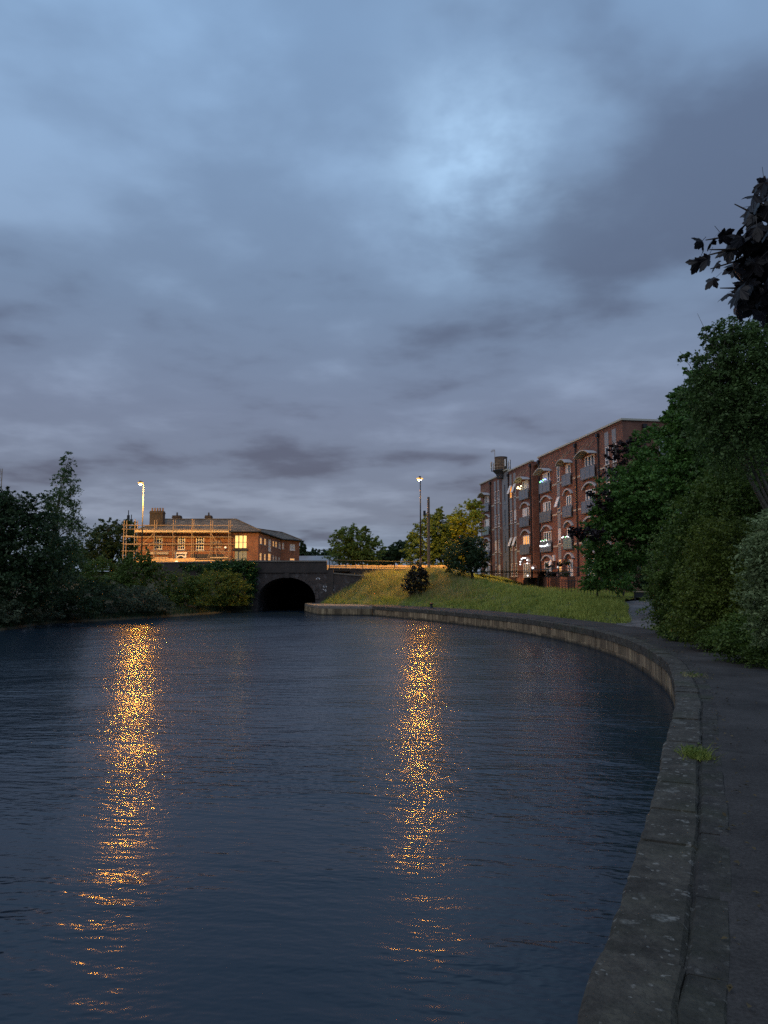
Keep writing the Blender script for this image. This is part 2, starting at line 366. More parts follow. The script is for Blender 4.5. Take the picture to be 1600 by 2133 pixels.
def tarmac_mat(name, base):
    m, nt, b = principled(name); L = nt.links.new
    g = nd(nt, 'ShaderNodeNewGeometry'); pos = g.outputs['Position']
    n = nd(nt, 'ShaderNodeTexNoise', i_Scale=0.8, i_Detail=8.0, i_Roughness=0.65); L(pos, n.inputs['Vector'])
    f = nd(nt, 'ShaderNodeTexNoise', i_Scale=55.0, i_Detail=3.0); L(pos, f.inputs['Vector'])
    col = ramp(nt, n.outputs[0], [(0.3, tuple(c * 0.5 for c in base)), (0.52, base), (0.72, tuple(c * 1.6 for c in base))])
    col = mixc(nt, 1.0, col, ramp(nt, f.outputs[0], [(0.3, (0.7, 0.7, 0.7)), (0.7, (1.3, 1.3, 1.3))]), 'MULTIPLY')
    # fine cracks
    wv = nd(nt, 'ShaderNodeTexNoise', i_Scale=2.0, i_Detail=5.0); L(pos, wv.inputs['Vector'])
    vm = nd(nt, 'ShaderNodeVectorMath', operation='MULTIPLY_ADD'); L(wv.outputs['Color'], vm.inputs[0]); vm.inputs[1].default_value = (0.8, 0.8, 0.8); L(pos, vm.inputs[2])
    vo = nd(nt, 'ShaderNodeTexVoronoi', feature='DISTANCE_TO_EDGE', i_Scale=0.34); L(vm.outputs[0], vo.inputs['Vector'])
    crack = ramp(nt, vo.outputs['Distance'], [(0.0, (0.5, 0.5, 0.5)), (0.010, (0, 0, 0))])
    col = mixc(nt, crack, col, (0.012, 0.012, 0.012))
    L(col, b.inputs['Base Color']); b.inputs['Roughness'].default_value = 0.88; b.inputs['Specular IOR Level'].default_value = 0.25
    bp = nd(nt, 'ShaderNodeBump', i_Strength=0.5, i_Distance=0.01); L(f.outputs[0], bp.inputs['Height']); L(bp.outputs[0], b.inputs['Normal'])
    return m
M['tarmac'] = tarmac_mat('worn_tarmac', (0.047, 0.044, 0.042))
M['path'] = tarmac_mat('pale_path_tarmac', (0.13, 0.125, 0.125))
M['road'] = tarmac_mat('road_tarmac', (0.06, 0.06, 0.06))
M['soil'] = simple('bank_soil', (0.055, 0.052, 0.028), 0.95, var=0.4, vscale=1.5)
M['grassground'] = simple('grass_ground', (0.065, 0.085, 0.028), 0.95, var=0.45, vscale=1.2)

def water_mat():
    m, nt, b = principled('canal_water'); L = nt.links.new
    b.inputs['Base Color'].default_value = (0.008, 0.019, 0.033, 1)
    b.inputs['Roughness'].default_value = 0.19; b.inputs['IOR'].default_value = 1.333
    g = nd(nt, 'ShaderNodeNewGeometry'); pos = g.outputs['Position']
    def lay(scale, stretch, rot, detail, rough=0.5, dist=0.0, off=0.0):
        mp = nd(nt, 'ShaderNodeMapping'); mp.vector_type = 'TEXTURE'
        mp.inputs['Rotation'].default_value = (0, 0, R(rot)); mp.inputs['Scale'].default_value = (stretch, 1, 1); mp.inputs['Location'].default_value = (off, off * .7, 0)
        L(pos, mp.inputs[0])
        n = nd(nt, 'ShaderNodeTexNoise', i_Scale=scale, i_Detail=detail, i_Roughness=rough, i_Distortion=dist)
        L(mp.outputs[0], n.inputs['Vector']); return n.outputs[0]
    patch = nd(nt, 'ShaderNodeMapRange', interpolation_type='SMOOTHSTEP'); L(lay(0.22, 1.4, 20, 3.0, 0.55, 0.4, 3.1), patch.inputs[0])
    patch.inputs[1].default_value = 0.35; patch.inputs[2].default_value = 0.65; patch.inputs[3].default_value = 0.5; patch.inputs[4].default_value = 1.4
    h = mth(nt, 'MULTIPLY', lay(2.1, 3.2, -9, 1.0, 0.45, 0.1), 0.024)
    h = mth(nt, 'ADD', h, mth(nt, 'MULTIPLY', lay(5.0, 3.0, -5, 1.0, 0.5, 0.1, 5.0), 0.022))
    h = mth(nt, 'ADD', h, mth(nt, 'MULTIPLY', lay(12.0, 2.4, -12, 1.0, 0.5, 0.0, 9.0), 0.0125))
    h = mth(nt, 'ADD', mth(nt, 'MULTIPLY', lay(26.0, 1.8, 8, 0.0, 0.5, 0.0, 2.0), 0.0040), h)
    h = mth(nt, 'MULTIPLY', h, patch.outputs[0])
    bp = nd(nt, 'ShaderNodeBump', i_Strength=1.0, i_Distance=1.0); L(h, bp.inputs['Height']); L(bp.outputs[0], b.inputs['Normal'])
    return m
M['water'] = water_mat()

G_ = lambda *c: c
M['lf_syc'] = leafmat('leaf_sycamore', (0.0409, 0.1076, 0.0219), (0.1363, 0.2723, 0.0530))
M['lf_birch'] = leafmat('leaf_birch', (0.0472, 0.0901, 0.0265), (0.1244, 0.2074, 0.0609))
M['lf_olive'] = leafmat('leaf_olive', (0.0410, 0.0816, 0.0145), (0.1446, 0.2192, 0.0401))
M['lf_yellow'] = leafmat('leaf_yellow_green', (0.0585, 0.0913, 0.0120), (0.1761, 0.2294, 0.0363))
M['lf_pale'] = leafmat('leaf_pale', (0.0952, 0.1395, 0.0560), (0.2992, 0.3875, 0.1792))
M['lf_willow'] = leafmat('leaf_willow', (0.0525, 0.0750, 0.0420), (0.1450, 0.1885, 0.1087))
M['lf_dark'] = leafmat('leaf_dark', (0.0203, 0.0446, 0.0203), (0.0686, 0.1174, 0.0431))
M['lf_ivy'] = leafmat('leaf_ivy', (0.0195, 0.0683, 0.0195), (0.0849, 0.1790, 0.0415), 0.2, 0.4)
M['lf_copper'] = leafmat('leaf_copper', (0.0096, 0.0056, 0.0080), (0.0256, 0.0128, 0.0176), 0.2)
M['lf_plum'] = leafmat('leaf_plum', (0.018, 0.017, 0.011), (0.055, 0.046, 0.030), 0.2)
M['lf_lamplit'] = leafmat('leaf_lamplit_yellow', (0.1740, 0.2016, 0.0211), (0.5220, 0.5544, 0.0660))  # lamplight yellow put into the leaf colour of a green tree
M['lf_maple'] = leafmat('leaf_maple_purple', (0.0032, 0.0028, 0.0045), (0.0088, 0.0064, 0.0099), 0.12, 0.45)
M['lf_lit'] = leafmat('leaf_mid_green', (0.0725, 0.1242, 0.0290), (0.2001, 0.2801, 0.0600))
M['grass_bank'] = leafmat('grass_bank', (0.1172, 0.1878, 0.0312), (0.4207, 0.4537, 0.0970), 0.3, 0.7)
M['grass_dry'] = leafmat('grass_seed_heads', (0.1863, 0.1724, 0.0711), (0.4036, 0.3623, 0.1581), 0.3, 0.8)
M['litter'] = leafmat('fallen_leaf', (0.03, 0.025, 0.012), (0.15, 0.11, 0.05), 0.1, 0.8)
M['flower'] = leafmat('pink_white_flowers', (0.35, 0.22, 0.24), (0.6, 0.5, 0.5), 0.2)

WATER_Z = -0.72
# ================================================================== THE SETTING
# one sheet of land under everything, reaching the horizon
P = np.array([[(x, y, -1.7) for y in (-300, 0, 300, 2500)] for x in (-2500, -200, 200, 2500)], float)
tag(place('ground', grid_mesh('ground', P, M['soil'], False)), kind='structure')

# quay edge (top front edge of the coping), from behind the camera to the bridge
QUAY = [(-0.9, -3.5), (-0.05, -0.2), (0.38, 1.5), (0.76, 3.03), (1.08, 3.73), (1.62, 4.95), (2.11, 6.06), (2.85, 7.83), (3.56, 9.5), (4.36, 11.43), (5.5, 14.6), (6.25, 17.0),
        (7.0, 20.6), (7.5, 24.0), (7.68, 27.5), (7.6, 31.0), (7.1, 35.5), (6.2, 39.6), (3.8, 47.5), (1.5, 53.3), (-0.9, 58.6)]
quay = smooth_line(QUAY, 400)
qs = np.concatenate([[0], np.cumsum(np.linalg.norm(np.diff(quay, axis=0), axis=1))])
QL = qs[-1]
def qpoint(s, off=0.0):
    x = np.interp(s, qs, quay[:, 0]); y = np.interp(s, qs, quay[:, 1])
    e = 0.25
    dx = np.interp(s + e, qs, quay[:, 0]) - np.interp(s - e, qs, quay[:, 0]); dy = np.interp(s + e, qs, quay[:, 1]) - np.interp(s - e, qs, quay[:, 1])
    l = math.hypot(dx, dy); nx, ny = dy / l, -dx / l          # to the right of travel: inland
    return Vector((x + nx * off, y + ny * off, 0))
JET = [Vector((-0.9, 58.6, 0)), Vector((-5.1, 59.4, 0)), Vector((-7.0, 67.0, 0)), Vector((-7.0, 90.0, 0))]   # stone jetty, then the path under the bridge

# inner edge of the towpath
INNER = [(2.2, -4.5), (2.9, 0.0), (3.7, 3.5), (4.9, 7.5), (6.4, 11.6), (7.94, 15.8), (8.88, 20.7), (9.5, 24.8), (10.0, 28.6), (10.15, 32.0), (9.4, 35.2), (8.4, 42.0), (6.2, 50.4), (3.2, 57.0), (0.6, 62.0), (-2.5, 66.5)]
inner = smooth_line(INNER, 120)
outer = np.array([qpoint(s, 0.46)[:2] for s in np.linspace(0.1, QL - 0.1, 120)])
TP = np.zeros((120, 7, 3))
for j, t in enumerate(np.linspace(0, 1, 7)):
    TP[:, j, :2] = outer * (1 - t) + inner * t
TP[:, :, 2] = -0.012
TP[:, 3, 2] += 0.012
tag(place('towpath', grid_mesh('towpath', TP, M['tarmac'])), kind='structure')
mb = MB()
mb.poly([(-0.75, 59.0, -0.01), (-2.5, 66.5, -0.01), (-2.5, 67.6, -0.01), (-6.6, 67.6, -0.01), (-4.75, 59.8, -0.01)])
mb.poly([(-6.6, 67.6, -0.011), (-2.5, 67.6, -0.011), (-2.5, 90, -0.011), (-6.6, 90, -0.011)])
tag(mb.build('wharf', M['path']), kind='structure')

# canal water
mb = MB(); mb.quad((-60, -60, WATER_Z), (30, -60, WATER_Z), (30, 96, WATER_Z), (-60, 96, WATER_Z))
tag(mb.build('water', M['water']), kind='structure')

# ---- quay wall: coping stones, wall stones and edging stones one by one
qw = thing('canal_wall', 'curved stone canal wall with lichened coping stones along the towpath', 'wall', (0, 0, 0))
def strip_stone(name, s0, s1, o0, o1, z0, z1, mat, taper=0.012, seg=1, tilt=0.0, rough=0.0):
    mb = MB(); n = seg + 1; rows = []; R_ = random.Random(int(s0 * 1000) + len(name))
    jt_ = lambda: R_.uniform(-rough, rough)
    for k in range(n):
        s = s0 + (s1 - s0) * k / seg; end = (k == 0 or k == seg); tp = taper * (1.0 + R_.random() * rough * 90)
        a, b = qpoint(s, o0 + jt_()), qpoint(s, o1 + jt_()); a2, b2 = qpoint(s, o0 + tp), qpoint(s, o1 - tp)
        zt = z1 + tilt * (k / seg - .5) + jt_() * .6 - (abs(jt_()) + .003 if end and rough else 0)
        rows.append([(a.x, a.y, z0), (a.x, a.y, zt - tp), (a2.x, a2.y, zt), (b2.x, b2.y, zt), (b.x, b.y, zt - tp), (b.x, b.y, z0)])
    for r in rows: mb.v += r
    for k in range(seg):
        for j in range(5):
            mb.f.append((k * 6 + j, k * 6 + j + 1, (k + 1) * 6 + j + 1, (k + 1) * 6 + j))
    mb.f.append((5, 4, 3, 2, 1, 0)); e = seg * 6; mb.f.append((e, e + 1, e + 2, e + 3, e + 4, e + 5))
    return mb.build(name, mat, qw)
rnd = random.Random(5)
s = 0.0
while s < QL - 0.3:
    l = rnd.uniform(0.62, 1.05); e = min(s + l, QL)
    strip_stone('coping_stone', s + 0.006, e - 0.006, -0.02 + rnd.uniform(-.008, .008), 0.32 + rnd.uniform(-.012, .012), -0.24, 0.0 + rnd.uniform(-.008, .010), M['coping'], 0.014, 5, rnd.uniform(-.008, .008), .007)
    s = e
for course, (z0, z1) in enumerate(((-0.56, -0.243), (-0.95, -0.563))):
    s = 0.0 if course else 0.22
    while s < QL - 0.3:
        l = rnd.uniform(0.45, 0.85); e = min(s + l, QL)
        strip_stone('wall_stone', s + 0.007, e - 0.007, 0.012 + rnd.uniform(-.014, .014), 0.30, z0, z1, M['wallstone'], 0.010)
        s = e
s = 0.0
while qpoint(s)[1] < 30:
    l = rnd.uniform(0.7, 1.3); e = s + l
    strip_stone('edging_stone', s + 0.006, e - 0.006, 0.334, 0.52 + rnd.uniform(-.012, .012), -0.2, -0.006 + rnd.uniform(-.006, .004), M['edging'], 0.010, 4, rnd.uniform(-.008, .008), .005)
    s = e
# mortar core behind the faces
core = np.array([[tuple(qpoint(ss, o))[:2] + (z,) for (o, z) in ((0.05, -1.6), (0.05, -0.028), (0.54, -0.028))] for ss in np.linspace(0.0, QL, 200)])
place('wall_core', grid_mesh('wall_core', core, M['edging'], False), qw)
# the jetty end of the wall
jt = thing('stone_jetty', 'low stone landing stage jutting out before the bridge arch', 'jetty', (-3, 59, 0))
O = Vector((-3, 59, 0))
def seg_stones(a, b, n, zs, name, mat, w, pieces):
    d = (b - a); l = d.length; d.normalize(); nrm = Vector((d.y, -d.x, 0)); pos = 0.0
    for i in range(n):
        s0, s1 = l * i / n + 0.008, l * (i + 1) / n - 0.008
        j = rnd.uniform(-.012, .012)
        p = [a + d * s0 + nrm * j, a + d * s1 + nrm * j, a + d * s1 + nrm * w, a + d * s0 + nrm * w]
        p = [q - O for q in p]
        MB().hexa([(q.x, q.y, zs[0]) for q in p] + [(q.x, q.y, zs[1]) for q in p]).build(name, mat, pieces)
for a, b, n in ((JET[0], JET[1], 5), (JET[1], JET[2], 8)):
    seg_stones(a, b, n, (-0.20, 0.0 + rnd.uniform(-.01, .01)), 'coping_stone', M['stone_worn'], 0.45, jt)
    seg_stones(a, b, n + 2, (-0.95, -0.204), 'wall_stone', M['wallstone'], 0.4, jt)
seg_stones(JET[2] + Vector((0.0, 0.1, 0)), JET[3], 8, (-0.95, 0.0), 'wall_stone', M['wallstone'], 0.4, jt)

# ---- grass embankment behind the towpath
edge = smooth_line([(-5.7, 66.9, -.02), (-3.6, 65.4, -.02), (-1.7, 64.0, -.02), (0.6, 62.0, -.02), (3.2, 57.0, -.02), (6.2, 50.4, -.02), (8.4, 42.0, -.02), (9.4, 35.2, -.02), (10.15, 32.2, -.02), (10.9, 33.6, 0.02)], 90)
mid1 = smooth_line([(-5.6, 67.5, .06), (-3.7, 66.7, .50), (-1.8, 66.0, .95), (1.0, 65.2, 1.0), (4.2, 60.2, .75), (7.0, 52.6, .55), (9.0, 44.5, .40), (10.2, 38.0, .28), (11.2, 36.0, .30), (11.7, 36.6, .26)], 90)
crest = smooth_line([(-5.5, 67.93, .12), (-3.7, 67.93, 1.10), (-1.9, 67.9, 2.05), (1.2, 68.6, 2.55), (5.2, 67.5, 2.75), (7.2, 60.5, 1.85), (9.9, 52.0, 1.12), (11.6, 46.0, .78), (12.6, 42.0, .54), (13.3, 41.2, .44)], 90)
back = smooth_line([(-5.3, 69.0, .6), (-3.6, 69.0, 1.7), (-1.4, 70.3, 2.5), (3.0, 73.0, 2.80), (8.6, 73.0, 2.4), (11.6, 66.0, 1.3), (13.8, 58.0, .98), (15.0, 51.5, .9), (15.2, 48.0, .8), (15.0, 46.6, .75)], 90)
far = smooth_line([(-5.2, 70.0, 1.5), (-3.2, 72.0, 2.3), (0.0, 75.0, 2.8), (6.0, 81.0, 2.84), (14.0, 92.0, 2.6), (17.0, 80.0, 1.4), (21.0, 63.0, 1.05), (24.0, 56.0, 1.0), (23.0, 52.0, 1.0), (20.0, 50.0, 1.0)], 90)
rows = [edge, mid1, crest, back, far]
EB = np.zeros((90, 41, 3))
for i in range(90):
    pl = smooth_line([r[i] for r in rows], 41); EB[i] = pl
nz = np.random.default_rng(3)
bump = nz.normal(0, .035, EB.shape[:2]); bump[:, 0] = 0
EB[:, :, 2] += bump
tag(place('embankment', grid_mesh('embankment', EB, M['grassground'])), kind='structure')
# land beyond: road level plateau behind the bridge and building plinth land
mb = MB()
mb.quad((-420, 73.2, 2.86), (-11.4, 73.2, 2.86), (-11.4, 900, 2.86), (-420, 900, 2.86))
mb.quad((-11.4, 68.4, 2.858), (-3.1, 68.4, 2.858), (-3.1, 900, 2.858), (-11.4, 900, 2.858))
mb.quad((-3.1, 72.6, 2.862), (8.0, 80.5, 2.862), (8.0, 900, 2.862), (-3.1, 900, 2.862))
mb.quad((8.0, 80.5, 2.862), (14, 91.5, 2.5), (420, 300, 2.6), (8.0, 900, 2.862))
mb.quad((13.6, 92, 2.1), (16.8, 80, 1.38), (420, 80, 1.38), (420, 300, 2.6))
tag(mb.build('far_land', M['grassground']), kind='structure')
mb = MB(); mb.quad((-300, 84.5, 2.90), (-12, 76.5, 2.90), (-12, 71.5, 2.90), (-300, 78.0, 2.90))
mb.quad((-12, 71.2, 2.898), (20, 72.6, 2.898), (20, 78.6, 2.898), (-12, 77.2, 2.898))
mb2 = mb; tag(mb.build('road', M['road']), kind='structure')
# side path to the right of the embankment
lft = smooth_line([(9.7, 31.6, -.03), (10.3, 34.0, .02), (11.1, 36.8, .17), (12.6, 41.5, .38), (14.2, 47.4, .64), (16.0, 53.4, .78)], 40)
rgt = smooth_line([(10.02, 28.4, -.008), (11.4, 31.2, .05), (12.6, 34.4, .2), (14.6, 40.6, .42), (16.9, 46.8, .66), (19.5, 52.0, .8)], 40)
SP = np.stack([lft * (1 - t) + rgt * t for t in np.linspace(0, 1, 5)], 1); SP[:, :, 2] += 0.012
tag(place('side_path', grid_mesh('side_path', SP, M['path'])), kind='structure')
# ground under the trees on the right
rb_in = smooth_line([(2.2, -4.5, -.02), (3.7, 3.5, -.02), (6.4, 11.6, -.02), (7.94, 15.8, -.02), (8.88, 20.7, -.02), (10.0, 28.5, -.02), (11.4, 31.2, .04), (12.6, 34.4, .18), (14.6, 40.6, .4), (16.9, 46.8, .64), (19.5, 52.0, .78)], 60)
RB = np.zeros((60, 4, 3))
for j, dx in enumerate((0, 1.5, 8, 60)):
    RB[:, j] = rb_in; RB[:, j, 0] += dx; RB[:, j, 2] += (0, .18, .5, .9)[j]
tag(place('verge', grid_mesh('verge', RB, M['soil'])), kind='structure')
# left bank
lb = smooth_line([(-20.5, -30, 0), (-20.0, 20, 0), (-19.9, 39, 0), (-20.5, 46.2, 0), (-18.5, 50.3, 0), (-16.2, 56, 0), (-14.4, 62, 0), (-12.9, 66.5, 0), (-11.6, 68.2, 0)], 80)
LB = np.zeros((80, 6, 3))
for j, (dx, z) in enumerate(((0.3, -1.2), (0, -.62), (-.9, -.25), (-4, .35), (-8, 1.3), (-200, 1.8))):
    LB[:, j] = lb; LB[:, j, 0] += dx; LB[:, j, 2] = z
tag(place('left_bank', grid_mesh('left_bank', LB, M['soil'])), kind='structure')
mb = MB(); mb.quad((-220, 66, 1.78), (-13.5, 66, 0.3), (-12.2, 73.4, 2.87), (-220, 73.4, 2.87)); tag(mb.build('bank_slope', M['soil']), kind='structure')

# ================================================================== BRIDGE
def arch_pts(x0, x1, zs, rise, n=20):
    cx = (x0 + x1) / 2; h = (x1 - x0) / 2
    return [(cx + h * math.cos(t), zs + rise * math.sin(t)) for t in np.linspace(math.pi, 0, n)]
BY = 68.0
br = thing('canal_bridge', 'dark sooty brick arch bridge over the canal with a walled parapet', 'bridge', (-8.6, BY, WATER_Z))
BO = Vector((-8.6, BY, WATER_Z))
def bl(x, y, z): return (x - BO.x, y - BO.y, z - BO.z)
ax0, ax1, zspr, rise = -11.3, -6.15, 0.35, 1.95
ap = arch_pts(ax0, ax1, zspr, rise, 25)
def face_with_arch(x0, x1, z0, z1, y0, y1):
    mb = MB()
    for a, b in zip(ap[:-1], ap[1:]):
        mb.quad(bl(a[0], y0, a[1]), bl(b[0], y0, b[1]), bl(b[0], y0, z1), bl(a[0], y0, z1))
        mb.quad(bl(a[0], y0, a[1]), bl(a[0], y1, a[1]), bl(b[0], y1, b[1]), bl(b[0], y0, b[1]))
    mb.quad(bl(x0, y0, z0), bl(ax0, y0, z0), bl(ax0, y0, z1), bl(x0, y0, z1))
    mb.quad(bl(ax1, y0, z0), bl(x1, y0, z0), bl(x1, y0, z1), bl(ax1, y0, z1))
    mb.quad(bl(ax0, y0, z0), bl(ax0, y1, z0), bl(ax0, y1, zspr), bl(ax0, y0, zspr))
    mb.quad(bl(ax1, y0, zspr), bl(ax1, y1, zspr), bl(ax1, y1, z0), bl(ax1, y0, z0))
    return mb
fw = face_with_arch(-12.2, -5.1, -1.5, 2.72, BY, BY + 22); fw.quad(bl(ax0, BY + 22, -1.5), bl(ax1, BY + 22, -1.5), bl(ax1, BY + 22, 2.6), bl(ax0, BY + 22, 2.6))  # also walls off the tunnel's far end, added to keep the arch dark
fw.build('spandrel_wall', M['bridge_brick'], br)
ring_o = arch_pts(ax0 - .34, ax1 + .34, zspr, rise + .34, 25)
for k in range(24):                       # brick voussoirs of the arch ring, one by one
    a, b, c, d = ap[k], ap[k + 1], ring_o[k + 1], ring_o[k]
    sh = 0.06
    a2 = (a[0] + (b[0] - a[0]) * sh, a[1] + (b[1] - a[1]) * sh); d2 = (d[0] + (c[0] - d[0]) * sh, d[1] + (c[1] - d[1]) * sh)
    y0 = BY - 0.05 - (k % 3) * .008
    MB().hexa([bl(a2[0], y0, a2[1]), bl(b[0], y0, b[1]), bl(b[0], BY + .2, b[1]), bl(a2[0], BY + .2, a2[1]),
               bl(d2[0], y0, d2[1]), bl(c[0], y0, c[1]), bl(c[0], BY + .2, c[1]), bl(d2[0], BY + .2, d2[1])]).build('voussoir', M['bridge_brick'], br)
cxm = (ax0 + ax1) / 2
MB().box(*sum(zip(bl(cxm - .2, BY - .12, zspr + rise - .04), bl(cxm + .2, BY + .1, zspr + rise + .40)), ())).build('keystone', M['parapet_brick'], br)
MB().box(*sum(zip(bl(-12.2, BY - .10, 2.724), bl(-5.1, BY + .2, 2.86)), ())).build('string_course', M['parapet_brick'], br)
MB().box(*sum(zip(bl(-12.2, BY - .02, 2.864), bl(-5.15, BY + .38, 3.70)), ())).build('parapet', M['parapet_brick'], br)
for k in range(8):
    w = 7.05 / 8; x0 = -12.2 + k * w
    MB().box(*sum(zip(bl(x0 + .012, BY - .09, 3.704), bl(x0 + w - .012, BY + .45, 3.83 + rnd.uniform(-.008, .008))), ())).build('parapet_coping_stone', M['stone_worn'], br)
MB().box(*sum(zip(bl(-5.145, BY - .06, -.5), bl(-4.55, BY + .42, 3.0)), ())).build('end_pier', M['parapet_brick'], br)
# right wing wall, stepping down, with sloping coping
wx0, wx1 = -4.545, -1.75
MB().hexa([bl(wx0, BY + .02, -.6), bl(wx1, BY + .02, -.6), bl(wx1, BY + .5, -.6), bl(wx0, BY + .5, -.6), bl(wx0, BY + .02, 2.62), bl(wx1, BY + .02, 2.38), bl(wx1, BY + .5, 2.38), bl(wx0, BY + .5, 2.62)]).build('wing_wall', M['bridge_brick'], br)
for k in range(3):
    a, b = wx0 + (wx1 - wx0) * k / 3 + .01, wx0 + (wx1 - wx0) * (k + 1) / 3 - .01
    za, zb = 2.624 - .24 * k / 3, 2.624 - .24 * (k + 1) / 3
    MB().hexa([bl(a, BY - .06, za), bl(b, BY - .06, zb), bl(b, BY + .56, zb), bl(a, BY + .56, za), bl(a, BY - .06, za + .12), bl(b, BY - .06, zb + .12), bl(b, BY + .56, zb + .12), bl(a, BY + .56, za + .12)]).build('wing_coping_stone', M['stone_worn'], br)
MB().box(*sum(zip(bl(-1.745, BY - .05, -.4), bl(-1.15, BY + .55, 2.36)), ())).build('wing_pier', M['bridge_brick'], br)
# graffiti, flat spray paint on the wing wall
def spray(pts, r=.045):
    mb = MB(); P3 = [at(x, y, BY - .012) for x, y in pts]
    for a, b in zip(P3[:-1], P3[1:]):
        d = (b - a); nn = Vector((-d.z, 0, d.x)).normalized() * r; e = d.normalized() * r * .6
        q = [a - nn - e, b - nn + e, b + nn + e, a + nn - e]; mb.quad(*[bl(*p) for p in q])
    mb.build('graffiti', M['graffiti'], br)
spray([(659.5, 1205.8), (661, 1204.2), (664, 1204.0), (665.7, 1205.8)], .055)
spray([(674, 1221.6), (675.5, 1222.8), (678, 1222.2), (681.5, 1221.8)], .06)
spray([(673, 1227), (675, 1228.5), (677, 1230), (678.5, 1227.5), (680, 1228), (683.5, 1228.2)], .03)
spray([(678.5, 1232), (679, 1229.5), (681, 1231.5)], .025)
spray([(684.5, 1226.5), (686.5, 1229), (685.5, 1232), (688.5, 1233), (692, 1231.2), (694, 1228.3)], .035)
spray([(691.6, 1228.4), (694.3, 1228.2), (694.8, 1229.2)], .05)
# left wing wall (mostly hidden by ivy and shrubs) as its own wall
lw = thing('roadside_wall', 'dark brick roadside wall left of the bridge half hidden by shrubs', 'wall', (-17, 70, 0.0))
a, b = Vector((-12.25, 68.3, 0)), Vector((-25.5, 72.6, 0)); d = (b - a).normalized(); nrm = Vector((-d.y, d.x, 0))
def lwp(s, o, z): p = a + (b - a) * s + nrm * o; return (p.x + 17, p.y - 70, z)
MB().hexa([lwp(1, .4, -.5), lwp(0, .4, -.5), lwp(0, 0, -.5), lwp(1, 0, -.5), lwp(1, .4, 3.62), lwp(0, .4, 3.72), lwp(0, 0, 3.72), lwp(1, 0, 3.62)]).build('wall', M['parapet_brick'], lw)
for k in range(14):
    s0, s1 = k / 14 + .001, (k + 1) / 14 - .001
    z0, z1 = 3.725 - .1 * s0, 3.725 - .1 * s1
    MB().hexa([lwp(s1, .46, z1), lwp(s0, .46, z0), lwp(s0, -.07, z0), lwp(s1, -.07, z1), lwp(s1, .46, z1 + .1), lwp(s0, .46, z0 + .1), lwp(s0, -.07, z0 + .1), lwp(s1, -.07, z1 + .1)]).build('coping_stone', M['stone_worn'], lw)
# railing wall to the right of the bridge
rw = thing('railing_wall', 'low dark wall carrying the road railings right of the bridge', 'wall', (0, 70.5, 2.0))
MB().hexa([(-5.1, -1.6, -1), (4.0, 1.5, -1), (4.0, 1.9, -1), (-5.1, -1.2, -1), (-5.1, -1.6, 1.10), (4.0, 1.5, 1.02), (4.0, 1.9, 1.02), (-5.1, -1.2, 1.10)]).build('wall', M['parapet_brick'], rw)
for k in range(9):
    t0, t1 = k / 9 + .002, (k + 1) / 9 - .002
    f = lambda t, o, z: (-5.1 + 9.1 * t, -1.6 + 3.1 * t + o, 1.104 - .08 * t + z)
    MB().hexa([f(t0, -.06, 0), f(t1, -.06, 0), f(t1, .46, 0), f(t0, .46, 0), f(t0, -.06, .09), f(t1, -.06, .09), f(t1, .46, .09), f(t0, .46, .09)]).build('coping_stone', M['stone_worn'], rw)
rl = thing('road_railing', 'dark steel road railing with thin uprights beside the bridge', 'railing', (0, 70.5, 3.05))
f = lambda t, o, z: (-5.0 + 9.0 * t, -1.4 + 3.05 * t + o, .14 - .08 * t + z)
for k in range(7):
    t = k / 6; MB().tube([f(t, 0, 0), f(t, 0, .74)], .035, 6).build('post', M['black'], rl)
for z in (.12, .70): MB().tube([f(0, 0, z), f(1, 0, z)], .028, 6).build('rail', M['black'], rl)
mb = MB()
for k in range(78):
    t = (k + .5) / 78; mb.tube([f(t, 0, .12), f(t, 0, .70)], .009, 4, False)
tag(mb.build('bars', M['black'], rl), kind='stuff')
# wooden fence across the road, lit by the lamp
fr = thing('roadside_fence', 'low timber board fence across the road lit orange', 'fence', (0, 80, 2.86))
for k in range(26):
    x0 = -7.4 + k * .55
    MB().box(x0 + .012, x0 + .54, 0, .03, 0, .85 + rnd.uniform(-.03, .03)).build('board', M['ply'], fr)
for k in range(5): MB().box(-7.4 + k * 3.5, -7.28 + k * 3.5, .031, .13, 0, .95).build('post', M['wood_pole'], fr)

# ================================================================== walls with openings (local: x along, y inwards, z up)
def wall_open(x0, x1, z0, z1, openings, y=0.0, depth=0.12):
    """openings: (xa, xb, za, zb)"""
    mb = MB()
    xs = sorted({x0, x1, *[v for o in openings for v in o[:2] if x0 < v < x1]}); zs = sorted({z0, z1, *[v for o in openings for v in o[2:] if z0 < v < z1]})
    for i in range(len(xs) - 1):
        run = None
        for j in range(len(zs) - 1):
            cx, cz = (xs[i] + xs[i + 1]) / 2, (zs[j] + zs[j + 1]) / 2
            solid = not any(o[0] < cx < o[1] and o[2] < cz < o[3] for o in openings)
            if solid: run = zs[j] if run is None else run
            if run is not None and (not solid or j == len(zs) - 2):
                top = zs[j + 1] if solid else zs[j]
                mb.quad((xs[i], y, run), (xs[i + 1], y, run), (xs[i + 1], y, top), (xs[i], y, top)); run = None
    for xa, xb, za, zb in openings:
        d = y + depth
        mb.quad((xa, y, za), (xa, d, za), (xa, d, zb), (xa, y, zb)); mb.quad((xb, d, za), (xb, y, za), (xb, y, zb), (xb, d, zb))
        mb.quad((xa, y, zb), (xa, d, zb), (xb, d, zb), (xb, y, zb)); mb.quad((xa, d, za), (xa, y, za), (xb, y, za), (xb, d, za))
    return mb

